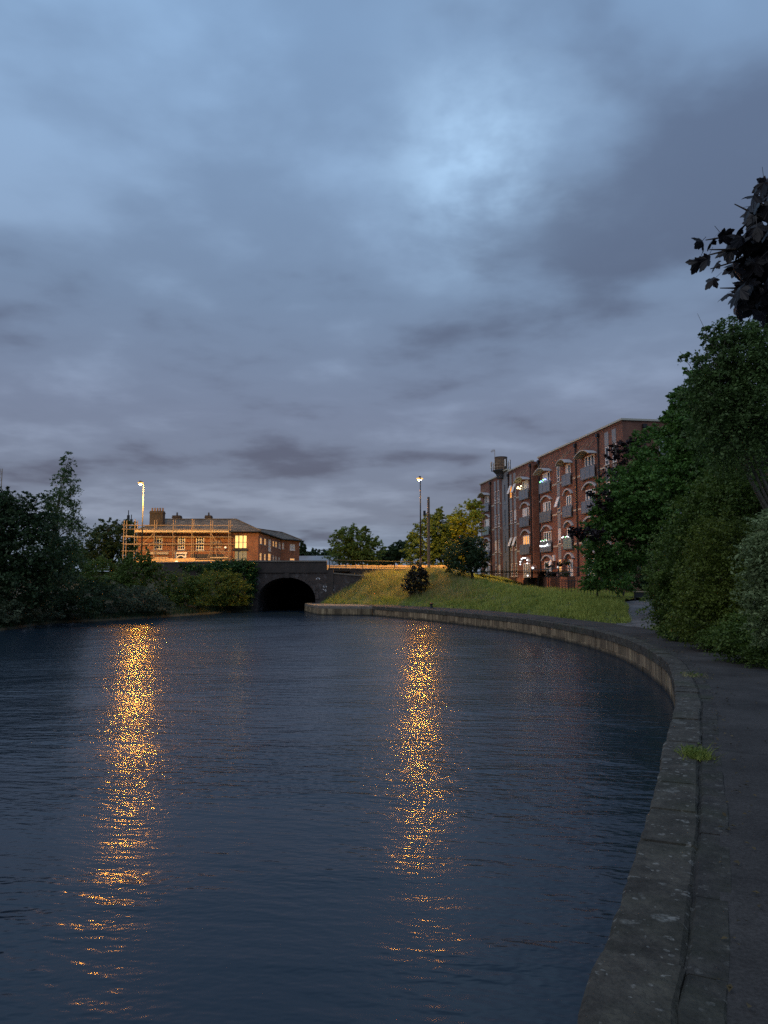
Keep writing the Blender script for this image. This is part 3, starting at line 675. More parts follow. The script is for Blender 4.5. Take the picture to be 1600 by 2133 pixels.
# ================================================================== APARTMENT BLOCK
AL = ground(1001, 1010, 15.2); AR = ground(1296, 875.5, 15.2)
AW = math.hypot(AR.x - AL.x, AR.y - AL.y); arz = math.atan2(AR.y - AL.y, AR.x - AL.x)
ab = thing('apartment_block', 'long four storey red brick apartment block with juliet balconies and curved canopies', 'building', (AL.x, AL.y, 2.4), arz)
FLO = [-0.42, 2.68, 5.78, 8.88]; TOP = 12.8; BASE = -1.6
doors = [(2.75, 2.1), (17.6, 2.1), (24.0, 2.1), (29.7, 1.25), (34.6, 2.1)]
wins = [6.45, 7.85, 12.6, 14.05, 27.25, 38.15, 39.55]
WZ = [(0.22, 1.77), (3.29, 4.85), (6.47, 8.03), (9.54, 11.10)]
ops = [(c - w / 2, c + w / 2, f, f + 2.08) for c, w in doors for f in FLO] + [(c - .34, c + .34, a, b) for c in wins for a, b in WZ]
w1 = wall_open(0, 9.62, BASE, TOP, [o for o in ops if o[1] < 9.7])
w1.v and w1.build('wall', M['apt_brick'], ab)
wall_open(11.8, 19.9, BASE, TOP, [o for o in ops if 11.8 < o[0] and o[1] < 19.9]).build('wall', M['apt_brick'], ab)
mb = MB(); mb.quad((19.9, .9, BASE), (21.9, .9, BASE), (21.9, .9, TOP), (19.9, .9, TOP)); mb.quad((19.9, 0, BASE), (19.9, .9, BASE), (19.9, .9, TOP), (19.9, 0, TOP)); mb.quad((21.9, .9, BASE), (21.9, 0, BASE), (21.9, 0, TOP), (21.9, .9, TOP))
mb.build('recessed_wall', M['apt_brick'], ab)
wall_open(21.9, AW, BASE, TOP, [o for o in ops if 21.9 < o[0]]).build('wall', M['apt_brick'], ab)
mb = MB(); dep = 14.0
ro = (3.2, 5.2)
mb.quad((0, dep, BASE), (0, 0, BASE), (0, 0, TOP), (0, dep, TOP)); mb.quad((AW, dep, BASE), (0, dep, BASE), (0, dep, TOP), (AW, dep, TOP))
mb.build('wall', M['apt_brick'], ab)
# return face at the near end, with its wide windows
we = wall_open(0, dep, BASE, TOP, [(ro[0], ro[1], a, b + .1) for a, b in WZ])
eo = we.build('wall', M['apt_brick'], ab, (AW, 0, 0), (0, 0, math.pi / 2))
mb = MB(); mb.quad((0.1, 0.1, TOP - .5), (AW - .1, 0.1, TOP - .5), (AW - .1, dep - .1, TOP - .5), (0.1, dep - .1, TOP - .5)); mb.build('roof', M['grey_tower'], ab)
mb = MB()   # pale parapet cap
for x0, x1, y0 in ((-.14, 9.5, -.14), (11.9, 20.0, -.14), (21.8, AW + .14, -.14)): mb.box(x0, x1, y0, .22, TOP + .003, TOP + .16)
mb.box(20.003, 21.797, .76, 1.1, TOP + .003, TOP + .16); mb.box(-.14, .22, .224, dep, TOP + .003, TOP + .16); mb.box(AW - .22, AW + .14, .224, dep, TOP + .003, TOP + .16)
mb.build('parapet_cap', M['cream'], ab)
# stair tower clad in grey
st_ops = [(10.45, 10.95, a - .2, b + .3) for a, b in WZ]
tw = wall_open(9.62, 11.8, BASE, TOP + .25, st_ops, y=-.12); tw.quad((9.62, 0.3, BASE), (9.62, -.12, BASE), (9.62, -.12, TOP + .25), (9.62, .3, TOP + .25)); tw.quad((11.8, -.12, BASE), (11.8, .3, BASE), (11.8, .3, TOP + .25), (11.8, -.12, TOP + .25)); tw.quad((9.62, -.12, TOP + .25), (11.8, -.12, TOP + .25), (11.8, 2, TOP + .25), (9.62, 2, TOP + .25))
tw.build('stair_tower_cladding', M['grey_tower'], ab)
MB().box(9.5, 11.92, -.3, .1, TOP + .254, TOP + .40).build('stair_tower_cap', M['cream'], ab)
for a, b in WZ:
    MB().box(10.46, 10.94, -.07, -.05, a - .19, b + .29).build('stair_window', M['glass'], ab)
for z in (2.75, 5.9, 9.0): MB().box(9.625, 11.795, -.145, -.124, z, z + .06).build('cladding_joint', M['grey_panel'], ab)
MB().box(8.98, 9.58, -.07, -.003, BASE, TOP - .3).build('brick_pier', M['apt_brick'], ab)
# door sets
def door_mesh(w, h, n):
    f, gl = MB(), []
    t = .07; f.box(0, t, -.04, .04, 0, h); f.box(w - t, w, -.04, .04, 0, h); f.box(t, w - t, -.04, .04, h - .09, h); f.box(t, w - t, -.04, .04, 0, .1)
    lw_ = (w - 2 * t) / n
    for k in range(n):
        x0 = t + k * lw_
        f.box(x0 + .001, x0 + .10, -.055, .03, .101, h - .091); f.box(x0 + lw_ - .10, x0 + lw_ - .001, -.055, .03, .101, h - .091)
        gl.append((x0 + .10, x0 + lw_ - .10))
    return f, gl
dm = {}
for w, n in ((2.1, 3), (1.25, 2)):
    f, gl = door_mesh(w, 2.08, n); dm[w] = (f.mesh('balcony_door', M['white']), gl, MB().box(0, gl[0][1] - gl[0][0], -.012, .012, .1, 1.99))
pane_cache = {}
def pane_mesh(mbox, mat, key):
    k = (key, mat.name)
    if k not in pane_cache: pane_cache[k] = mbox.mesh('pane', mat)
    return pane_cache[k]
def balcony(w, n, mat):
    fr, pn = MB(), []
    fr.box(-w / 2, w / 2, -.26, -.21, .0, .05); fr.box(-w / 2, w / 2, -.26, -.21, 1.02, 1.07); fr.box(-w / 2, w / 2, -.20, -.02, -.06, -.003)
    for k in range(n + 1):
        x = -w / 2 + w * k / n; fr.box(x - .025, x + .025, -.275, -.20, -.05, 1.08)
    for x in (-w / 2, w / 2): fr.box(x - .02, x + .02, -.199, -.004, 1.02, 1.06)
    return fr.mesh('balcony', M['balc_frame'])
bm = {2.9: balcony(2.9, 3, None), 2.0: balcony(2.0, 2, None)}
gp = {}
for w, n in ((2.9, 3), (2.0, 2)):
    for mt in ('balc_glass', 'balc_green'): gp[w, mt] = MB().box(-w / n / 2 + .03, w / n / 2 - .03, -.245, -.23, .055, 1.015).mesh('glass_panel', M[mt])
def hood_mesh(w):
    mb = MB(); n = 12; h = w / 2; rise = .50
    Rr = (h * h + rise * rise) / (2 * rise); a0 = math.asin(h / Rr)
    P = [(Rr * math.sin(t), Rr * math.cos(t) - Rr + rise) for t in np.linspace(-a0, a0, n)]; Q = [((Rr + .15) * math.sin(t), (Rr + .15) * math.cos(t) - Rr + rise) for t in np.linspace(-a0, a0, n)]
    for k in range(n - 1):
        mb.hexa([(P[k][0], -.22, P[k][1]), (P[k + 1][0], -.22, P[k + 1][1]), (P[k + 1][0], 0.0, P[k + 1][1]), (P[k][0], 0.0, P[k][1]), (Q[k][0], -.22, Q[k][1]), (Q[k + 1][0], -.22, Q[k + 1][1]), (Q[k + 1][0], 0.0, Q[k + 1][1]), (Q[k][0], 0.0, Q[k][1])])
    return mb.mesh('arch_hood', M['hood'])
hm = {2.1: hood_mesh(2.75), 1.25: hood_mesh(1.9)}
def canopy_mesh(w, mat, top):
    """barrel canopy arched over the door, projecting from the wall"""
    mb = MB(); n = 14; h = w / 2; rise = .46; D0, t_ = -.85, .05
    Rr = (h * h + rise * rise) / (2 * rise); a0 = math.asin(h / Rr)
    arc = lambda r: [(r * math.sin(t), r * math.cos(t) - Rr + rise - .28) for t in np.linspace(-a0, a0, n)]
    P, Q = (arc(Rr), arc(Rr + t_)) if not top else (arc(Rr + t_ + .003), arc(Rr + t_ + .03))
    for k in range(n - 1):
        mb.hexa([(P[k][0], D0, P[k][1]), (P[k + 1][0], D0, P[k + 1][1]), (P[k + 1][0], 0.0, P[k + 1][1]), (P[k][0], 0.0, P[k][1]), (Q[k][0], D0, Q[k][1]), (Q[k + 1][0], D0, Q[k + 1][1]), (Q[k + 1][0], 0.0, Q[k + 1][1]), (Q[k][0], 0.0, Q[k][1])])
    return mb.mesh('canopy' if not top else 'canopy_sheet', mat)
cm = {2.1: canopy_mesh(3.2, M['cream'], False), 1.25: canopy_mesh(2.3, M['cream'], False)}
cmt = {2.1: canopy_mesh(3.2, M['hood'], True), 1.25: canopy_mesh(2.3, M['hood'], True)}
rodm = MB().tube([(0, -.6, .30), (0, -.02, 1.05)], .025, 5).mesh('tie_rod', M['steel'])
for ci, (c, w) in enumerate(doors):
    for fi, f in enumerate(FLO):
        me, gl, pb = dm[w]
        d = place('balcony_door', me, ab, (c - w / 2, .05, f))
        for k, (g0, g1) in enumerate(gl):
            mt = M['glass']
            if (ci, fi) == (1, 1): mt = M['warm_curtain'] if k != 1 else M['amber']
            elif (ci * 7 + fi * 3 + k * 2) % 5 in (0, 3): mt = M['curtain']
            place('pane', pane_mesh(pb, mt, w), d, (g0, 0, 0))
        if fi > 0:
            bw = 2.9 if w > 2 else 2.0; n = 3 if w > 2 else 2
            b = place('balcony', bm[bw], ab, (c, 0, f))
            mt = 'balc_green' if (ci, fi) in ((3, 1), (0, 2)) else 'balc_glass'
            for k in range(n): place('glass_panel', gp[bw, mt], b, (-bw / 2 + bw * (k + .5) / n, 0, 0))
        if fi < 3: place('arch_hood', hm[w], ab, (c, -.003, f + 2.12))
        else:
            cn = place('canopy', cm[w], ab, (c, -.004, f + 2.25))
            for s_ in (-.5, .0, .5): place('tie_rod', rodm, cn, (s_ * w, 0, 0))
            place('canopy_sheet', cmt[w], cn)
# narrow windows with panels
wf = MB()
wf.box(-.34, -.27, -.05, .05, 0, 1.56); wf.box(.27, .34, -.05, .05, 0, 1.56); wf.box(-.27, .27, -.05, .05, 1.49, 1.56); wf.box(-.27, .27, -.05, .05, 0, .07); wf.box(-.27, .27, -.05, .05, .38, .45)
wfm = wf.mesh('window', M['white']); wsill = MB().box(-.42, .42, -.10, .12, -.07, -.003).mesh('sill', M['stone_pale'])
wp1 = MB().box(-.27, .27, -.012, .012, .45, 1.49); wp2 = MB().box(-.27, .27, -.012, .012, .07, .38)
sash = MB(); sash.box(-.33, -.26, -.03, .03, -1.08, 0); sash.box(.26, .33, -.03, .03, -1.08, 0); sash.box(-.26, .26, -.03, .03, -.07, 0); sash.box(-.26, .26, -.03, .03, -1.08, -1.01)
sash.box(-.26, .26, -.01, .01, -1.01, -.07); sashm = sash.mesh('open_sash', M['white'])
open_w = {(2, 3), (3, 3), (2, 1), (3, 1), (4, 2)}
for wi, c in enumerate(wins):
    for fi, (a, b) in enumerate(WZ):
        o = place('window', wfm, ab, (c, .04, a))
        lit = M['amber'] if (wi, fi) == (2, 3) else M['warm_curtain'] if (wi, fi) == (4, 0) else M['curtain'] if (wi + fi) % 4 == 1 else M['glass']
        place('pane', pane_mesh(wp1, lit, 'w1'), o); place('pane', pane_mesh(wp2, lit if lit != M['curtain'] else M['glass'], 'w2'), o); place('sill', wsill, o, (0, -.04, 0))
        if (wi, fi) in open_w: place('open_sash', sashm, o, (0, -.07, 1.53), (R(-20), 0, 0))
        z0 = b + .06; z1 = (WZ[fi + 1][0] - .10) if fi < 3 else (TOP - .42)
        if not (wi == 4 and fi == 3): MB().box(c - .36, c + .36, -.03, .02, z0, z1).build('grey_panel', M['grey_panel'], ab)
# wide windows of the end face
for a, b in WZ:
    o = MB().box(AW - .16, AW - .06, ro[0], ro[1], a, b + .1).build('window', M['white'], ab)
    MB().box(AW - .055, AW - .045, ro[0] + .1, ro[1] - .1, a + .1, b).build('pane', M['grey_panel'], o)
    MB().box(AW + .003, AW + .03, ro[0], ro[1], b + .16, b + 1.1).build('grey_panel', M['grey_panel'], ab)
# bands
for (x0, x1) in ((4.95, 6.0), (8.3, 8.95), (14.5, 15.9), (21.92, 22.45), (25.6, 26.85), (27.65, 28.6), (30.8, 31.65), (31.9, 33.05), (36.2, 36.5), (36.75, 37.7)):
    for z in (3.02, 6.20, 9.28): MB().box(x0, x1, -.025, .004, z, z + .17).build('stone_band', M['stone_pale'], ab)
for x in (4.75, 12.0, 19.55, 22.15, 31.77, 36.62):
    p = MB().tube([(x, -.11, BASE), (x, -.11, TOP - .55)], .075, 8).build('downpipe', M['pipe'], ab)
    MB().box(x - .17, x + .17, -.26, -.02, TOP - .55, TOP - .25).build('hopper', M['pipe'], p)
p = MB().tube([(AW + .11, 1.9, BASE), (AW + .11, 1.9, TOP - .6)], .075, 8).build('downpipe', M['pipe'], ab)
MB().box(AW + .02, AW + .28, 1.72, 2.08, TOP - .6, TOP - .28).build('hopper', M['pipe'], p)
# soldier course / brick lettering ledge under parapet
for x0, x1 in ((0.02, 8.9), (12.1, 19.88), (21.93, AW - .02)): MB().box(x0, x1, -.035, -.002, TOP - .16, TOP).build('brick_ledge', M['apt_brick'], ab)

def apt(u, y, z):   # local apartment point -> world
    c_, s_ = math.cos(arz), math.sin(arz); return Vector((AL.x + u * c_ - y * s_, AL.y + u * s_ + y * c_, 2.4 + z))
# rooftop drum with antennas
dr = thing('rooftop_drum', 'brown slatted drum with antenna frames on the apartment roof', 'antenna mast', apt(9.75, -.25, 12.3), arz)
mb = MB(); mb.lathe([(0.02, -.05), (.5, .0), (.62, .5), (1.05, .95), (1.05, 1.02), (.0, 1.02)], n=20); mb.build('bracket_cone', simple('dark_blue_grey', (0.035, 0.045, 0.06), .6), dr)
for k in range(9):
    z = 1.08 + k * .165; MB().lathe([(.70, z), (.78, z), (.78, z + .13), (.70, z + .13)], n=20).build('drum_slat', M['wood_pole'], dr)
MB().lathe([(.72, 1.02), (.72, 2.55), (.80, 2.56), (.80, 2.66), (.02, 2.72)], n=20).build('drum_shell', simple('drum_brown', (0.06, 0.045, 0.04), .8), dr)
for k in range(8):
    t = k * math.pi / 4; MB().tube([(1.02 * math.cos(t), 1.02 * math.sin(t), 1.0), (1.02 * math.cos(t), 1.02 * math.sin(t), 2.05)], .025, 5).build('frame_post', M['steel'], dr)
for z in (1.35, 1.75): MB().tube([(1.02 * math.cos(t), 1.02 * math.sin(t), z) for t in np.linspace(0, 2 * math.pi, 21)], .02, 5).build('frame_ring', M['steel'], dr)
for (x, y) in ((-1.25, -.3), (-.95, -.9), (1.35, .2), (1.2, .8)):
    MB().tube([(x * .8, y * .8, 1.0), (x, y, 1.0), (x, y, 2.2)], .05, 6).build('antenna_pole', M['black'], dr)
    MB().box(x - .09, x + .09, y - .16, y - .06, 1.35, 2.2).build('panel_antenna', M['white'], dr)
MB().tube([(.25, -.3, 1.0), (.25, -.85, 1.0), (.25, -.85, 3.55)], .03, 6).build('aerial_mast', M['steel'], dr)
MB().tube([(.25, -.85, 3.5), (-.9, -1.0, 3.5)], .025, 5).build('aerial_boom', M['steel'], dr)
for k in range(5): MB().tube([(.1 - k * .2, -.88 - k * .025, 3.3), (.1 - k * .2, -.88 - k * .025, 3.7)], .012, 4).build('aerial_element', M['steel'], dr)

# lights strung on balconies
def bulbs(name, label, pts, mats, r=.07, wire=True):
    o = thing(name, label, 'string lights', apt(*pts[0])); b0 = Vector(pts[0])
    me = {}
    for k, p in enumerate(pts):
        mt = mats[k % len(mats)]
        if mt not in me:
            q = MB(); q.lathe([(.001, -r), (r * .8, -r * .55), (r, 0), (r * .8, r * .55), (.001, r)], n=8); me[mt] = q.mesh('bulb', M[mt])
        w_ = apt(*p) - apt(*pts[0]); place('bulb', me[mt], o, w_)
    if wire: MB().tube([apt(*p) - apt(*pts[0]) for p in pts], .012, 4).build('wire', M['black'], o)
    return o
bulbs('string_lights', 'yellow lights and leaves on a top floor balcony beside the open windows', [(16.4, -.5, 10.25), (16.6, -.5, 10.35), (17.0, -.5, 10.15), (17.3, -.48, 10.1), (17.6, -.5, 10.35)], ['bulb_warm'], .09)
bulbs('string_lights', 'blue and green lights on a top floor balcony rail', [(23.3, -.42, 10.02), (23.6, -.42, 10.10), (23.9, -.42, 10.0), (24.2, -.42, 10.14), (24.6, -.42, 10.14), (24.9, -.42, 10.10)], ['bulb_green', 'bulb_blue', 'bulb_blue'], .075)
bulbs('string_lights', 'white and green lights on the balcony above the white neon sign', [(23.2, -.42, 3.78), (23.6, -.42, 3.84), (24.0, -.42, 3.76), (24.4, -.42, 3.86), (24.8, -.42, 3.80)], ['bulb_white', 'bulb_green'], .05)
bulbs('string_lights', 'white lights along the rail of the green screened balcony', [(28.9, -.42, 3.82), (29.2, -.42, 3.88), (29.7, -.42, 3.82), (30.1, -.42, 3.86), (30.5, -.42, 3.80)], ['bulb_white', 'bulb_white', 'bulb_green'], .06)
bulbs('door_lights', 'arc of round white lights around a ground floor doorway', [(16.35, -.3, 1.55), (16.35, -.3, 1.85), (16.8, -.3, 2.16), (17.3, -.3, 2.24), (17.9, -.3, 2.2), (18.6, -.3, 1.95), (18.65, -.3, 1.6), (18.7, -.3, .25)], ['bulb_white'], .075)
ns = thing('neon_sign', 'white handwritten neon sign on a first floor balcony', 'sign', apt(24.0, -.40, 3.2), arz)
MB().tube([(-1.2, 0, .16), (-1.05, 0, .02), (-.9, 0, .12), (-.75, 0, -.02), (-.6, 0, .12), (-.45, 0, .0), (-.3, 0, .1)], .024, 5).build('neon_tube', M['bulb_white'], ns)
MB().tube([(-.1, 0, .08), (.05, 0, -.03), (.25, 0, .10), (.4, 0, -.02), (.6, 0, .14), (.8, 0, .02), (.95, 0, .26), (1.1, 0, .05)], .024, 5).build('neon_tube', M['bulb_white'], ns)

# terrace in front of the ground floor
tr = thing('terrace_wall', 'low red brick terrace wall with dark panels before the apartments', 'wall', apt(26, -2.2, -1.0), arz)
xs_ = [-9.5, -7.2, -5.2, -3.0, -1.2, 1.0, 2.6, 4.4, 6.4, 8.4, 10.2, 12.0]
for k, (a, b) in enumerate(zip(xs_[:-1], xs_[1:])):
    if k % 2: MB().box(a + .01, b - .01, -.05, .12, -.6, 1.0).build('dark_panel', simple('dark_red_panel', (0.035, 0.018, 0.018), .6) if k == 1 else bpy.data.materials['dark_red_panel'], tr)
    else: MB().box(a, b, -.12, .15, -.6, .96).build('brick_panel', M['apt_brick'], tr)
MB().box(-9.5, 12, .16, 2.18, .5, .56).build('paving', M['path'], tr)
for k in range(12):
    MB().tube([(xs_[k], .06, .97), (xs_[k], .06, 1.75)], .03, 5).build('rail_post', M['black'], tr)
for z in (1.74, 1.35): MB().tube([(-9.5, .06, z), (12, .06, z)], .03, 5).build('rail', M['black'], tr)
tf = thing('terrace_fence', 'tall thin black metal fence in front of the terrace', 'fence', apt(18, -3.0, -1.1), arz)
for x in (-17, -12.5, -8.0, -3.6, .2, 4.6, 8.6, 11.0, 13.6, 16.2):
    MB().tube([(x, 0, -.8), (x, 0, 2.25)], .045, 6).build('post', M['black'], tf)
for z in (.25, 1.95): MB().tube([(-17, 0, z), (1, 0, z)], .022, 5).build('rail', M['black'], tf)
mb = MB()
for k in range(150): mb.tube([(-17 + k * .12, 0, .2), (-17 + k * .12, 0, 2.0)], .006, 4, False)
tag(mb.build('bars', M['black'], tf), kind='stuff')
def blob_leaves(n, r, size, seed, sq=.7):
    g = np.random.default_rng(seed); d = g.normal(size=(n, 3)); d /= np.linalg.norm(d, axis=1)[:, None]
    c = d * r * (g.random(n)[:, None] ** .4); c[:, 2] *= sq
    return quads(c, size, g)
def quads(c, size, g, out=None, aspect=.55):
    n = len(c); nr = g.normal(size=(n, 3)); nr[:, 2] += .7
    if out is not None: nr += out * .8
    nr /= np.linalg.norm(nr, axis=1)[:, None]
    t = g.normal(size=(n, 3)); a = np.cross(nr, t); a /= np.linalg.norm(a, axis=1)[:, None]; b = np.cross(nr, a)
    s = (size * (0.45 + 1.1 * g.random(n) ** 1.4))[:, None]
    a = a * s * .5; b = b * s * .5 * aspect; dr_ = nr * s * .10
    return np.stack([c - a - dr_, c + b + dr_ * .5, c + a - dr_, c - b + dr_ * .5], 1).reshape(-1, 3)
for k, (u, z, lab, fm) in enumerate(((20.9, 1.15, 'hanging basket of pale flowers in the brick recess', 'flower'), (25.2, 1.2, 'dark hanging basket right of the widest ground floor door', 'lf_dark'), (28.3, 1.25, 'dark red hanging basket beside the amber lit window', 'lf_copper'), (30.0, 1.35, 'dark hanging basket before the narrow ground floor door', 'lf_dark'))):
    hb = thing('hanging_basket', lab, 'hanging basket', apt(u, -.45, z - .25), arz, 'hanging baskets along the terrace')
    MB().lathe([(.03, 0), (.2, .06), (.28, .22), (.26, .22), (.02, .1)], n=10).build('basket', M['black'], hb)
    MB().tube([(0, .44, .75), (0, 0, .75), (0, 0, .2)], .012, 4).build('bracket', M['black'], hb)
    V = blob_leaves(220, .42, .13, 40 + k, .6); V[:, 2] += .26
    place('foliage', np_mesh('foliage', V, 4, M[fm]), hb)
for k, (u, lab, r, fm) in enumerate(((27.0, 'leafy potted shrub on the terrace beneath the amber lit window', .55, 'lf_dark'), (26.0, 'small potted flowers on the terrace next to the potted shrub', .34, 'flower'), (30.9, 'potted flowers on the terrace near the right end rail', .36, 'flower'), (31.8, 'dark potted plant at the right end of the terrace', .45, 'lf_dark'))):
    pp = thing('potted_plant', lab, 'potted plant', apt(u, -1.5, -.44), arz, 'potted plants on the terrace')
    MB().lathe([(.02, 0), (.18, 0), (.24, .36), (.2, .36), (.02, .3)], n=10).build('pot', M['wood_pole'], pp)
    V = blob_leaves(260, r, .14, 60 + k, .9); V[:, 2] += .36 + r * .7
    place('foliage', np_mesh('foliage', V, 4, M[fm]), pp)
sd = thing('satellite_dish', 'pale satellite dish on the wall right of the ground floor door', 'satellite dish', apt(25.75, -.12, 1.45), arz)
MB().lathe([(.02, 0), (.2, .03), (.34, .1)], n=14).build('dish', M['white'], sd, (0, -.25, 0), (R(75), 0, 0)); MB().tube([(0, .1, 0), (0, -.24, 0)], .03, 5).build('arm', M['steel'], sd)
wl = thing('wall_box', 'small white box on the wall above the satellite dish', 'box', apt(25.9, -.02, 1.95), arz)
MB().box(-.17, .17, -.16, 0, -.28, .28).build('casing', M['white'], wl); MB().box(-.14, .14, -.172, -.162, -.02, .02).build('seam', M['steel'], wl)
for k, (u, y, z, lab) in enumerate(((25.2, -2.1, .95, 'small round white lamp on the terrace rail'), (32.6, -2.4, .85, 'round white lamp at the right end of the terrace rail'))):
    tl = thing('terrace_lamp', lab, 'lamp', apt(u, y, z))
    MB().tube([(0, 0, -.95), (0, 0, 0)], .025, 5).build('stem', M['black'], tl); MB().lathe([(.001, -.11), (.09, -.06), (.12, 0), (.09, .06), (.001, .11)], n=10).build('globe', M['bulb_white'] if k == 0 else emit('dim_white_globe', (0.85, .85, .8), .6), tl)

# ================================================================== HOUSE
HO = Vector((-23.5, 95, 3.0)); hs = thing('brick_house', 'two storey orange brick house with hipped stone slate roof and chimneys', 'house', HO)
def hl(x, y, z): return (x - HO.x, y - HO.y, z - HO.z)
EZ = 8.38
fo = [(-29.05, -27.97, 6.1, 7.8), (-26.0, -25.1, 6.05, 7.72), (-23.68, -22.7, 6.0, 7.7), (-18.86, -17.28, 6.2, 7.9), (-18.82, -17.27, 3.6, 5.93), (-26.05, -25.1, 3.0, 5.35), (-24.2, -20.3, 3.7, 4.95)]
w = wall_open(-31.0 - HO.x, -15.85 - HO.x, 0, EZ - 3, [(a - HO.x, b - HO.x, c - 3, d - 3) for a, b, c, d in fo])
w.build('wall', M['house_brick'], hs)
mb = MB(); A_, B_, C_, D_ = (-15.85, 95), (-15.15, 111), (-12.7, 113), (-16.5, 119)
mb.quad(hl(-31, 104, 3), hl(-31, 95, 3), hl(-31, 95, EZ), hl(-31, 104, EZ)); mb.quad(hl(-20, 104, 3), hl(-31, 104, 3), hl(-31, 104, EZ), hl(-20, 104, EZ))
mb.build('wall', M['house_brick'], hs)
# side wing wall with openings; local frame along A->B and B->C
def wing_wall(a, b, ops_px, zt):
    a, b = Vector((*a, 0)), Vector((*b, 0)); L_ = (b - a).length; ang = math.atan2(b.y - a.y, b.x - a.x)
    ex = (b - a).normalized()
    def hit(px):
        d = ray(px, 1150); det = d[0] * (-ex.y) + d[1] * ex.x
        t = (a.x * (-ex.y) + a.y * ex.x) / det
        return (d[0] * t - a.x) * ex.x + (d[1] * t - a.y) * ex.y, t * d[1]
    ops_ = []
    for x0, x1, y0, y1, kind in ops_px:
        u0, Y0 = hit(x0); u1, Y1 = hit(x1); Ym = (Y0 + Y1) / 2; z1 = CZ + (HZ - y0) / F_PX * Ym; z0 = CZ + (HZ - y1) / F_PX * Ym
        u0, u1 = max(.05, min(u0, u1)), min(L_ - .05, max(u0, u1))
        ops_.append((u0, u1, z0 - 3, z1 - 3, kind))
    wo = wall_open(0, L_, 0, zt - 3, [o[:4] for o in ops_]).build('wall', M['house_brick'], hs, hl(a.x, a.y, 3), (0, 0, ang))
    for u0, u1, z0, z1, kind in ops_:
        f = MB(); t = .07
        f.box(u0, u0 + t, .02, .08, z0, z1); f.box(u1 - t, u1, .02, .08, z0, z1); f.box(u0 + t, u1 - t, .02, .08, z1 - t, z1); f.box(u0 + t, u1 - t, .02, .08, z0, z0 + t); f.box(u0 + t, u1 - t, .03, .075, (z0 + z1) / 2 - .03, (z0 + z1) / 2 + .03)
        if u1 - u0 > 1: f.box((u0 + u1) / 2 - .03, (u0 + u1) / 2 + .03, .032, .073, z0 + t, z1 - t)
        c_, s_ = math.cos(ang), math.sin(ang)
        wn = f.build('window', M['white'], hs, hl(a.x, a.y, 3), (0, 0, ang))
        MB().box(u0 + t, u1 - t, .09, .10, z0 + t, z1 - t).build('pane', M[kind], wn)
        MB().box(u0 - .08, u1 + .08, -.06, .015, z0 - .08, z0 - .004).build('sill', M['stone_pale'], wn)
wing_wall(A_, B_, [(541.5, 545.5, 1120, 1134, 'warm_curtain'), (550.5, 554, 1122, 1136, 'warm_curtain'), (559, 564.5, 1124, 1149, 'curtain'), (568.3, 571, 1127, 1139, 'warm_curtain'), (574, 576.5, 1128, 1141, 'warm_curtain'), (580.3, 582.8, 1130, 1143, 'curtain'), (583.9, 584.9, 1132, 1145, 'curtain'),
                   (541.5, 545.5, 1152, 1168, 'warm_curtain'), (550.5, 554, 1154, 1168, 'warm_curtain'), (559, 564.5, 1153, 1172, 'warm_curtain'), (568.3, 571, 1157, 1170, 'curtain'), (574, 576.5, 1159, 1172, 'curtain'), (580.3, 582.8, 1161, 1172, 'curtain')], EZ)
wing_wall(B_, C_, [(588, 591.5, 1131, 1144, 'curtain'), (604, 614.5, 1134, 1147, 'curtain'), (604, 614.5, 1163, 1172, 'warm_curtain')], EZ - .15)
mb = MB(); mb.quad(hl(*C_, 3), hl(*D_, 3), hl(*D_, EZ), hl(*C_, EZ)); mb.build('wall', M['house_brick'], hs)
# roof: eaves overhang .3
rz = 10.27; e = .35; ez = EZ + .02
rL, rR = (-28.95, 99.5, rz), (-19.6, 99.5, rz)
fl, frr, bl_, = (-31 - e, 95 - e, ez), (-15.85 + e, 95 - e, ez), (-31 - e, 104 + e, ez)
w1r, w2r = (-19.6, 110, 9.95), (-15.6, 115, 9.6)
Be, Ce, De = (-15.15 + e, 111, ez), (-12.7 + e, 113 - .2, ez - .1), (-16.5, 119.4, ez - .1)
roof = MB()
for poly in ((fl, frr, rR, rL), (bl_, fl, rL), (frr, Be, w1r, rR), (Be, Ce, w2r, w1r), (Ce, De, w2r), (De, (-24, 111, ez), w1r, w2r), ((-24, 104, ez), bl_, rL, rR), ((-24, 111, ez), (-24, 104, ez), rR, w1r)):
    roof.poly([hl(*p) for p in poly])
for a, b in ((fl, frr), (frr, Be), (Be, Ce), (Ce, De), (bl_, fl)):    # eaves thickness
    roof.quad(hl(a[0], a[1], a[2] - .14), hl(b[0], b[1], b[2] - .14), hl(*b), hl(*a))
ro_ = roof.build('roof', M['slate'], hs)
for pts in ((frr, rR), (rL, rR), (fl, rL), (rR, w1r), (w1r, w2r), (Ce, w2r)): MB().tube([Vector(hl(*p)) + Vector((0, 0, .03)) for p in pts], .09, 6).build('ridge_tiles', M['slate'], ro_)
for a, b in ((fl, frr), (frr, Be), (Be, Ce)): MB().tube([hl(a[0], a[1] - .05, a[2] - .1), hl(b[0], b[1] - .05, b[2] - .1)], .07, 6).build('gutter', M['black'], ro_)
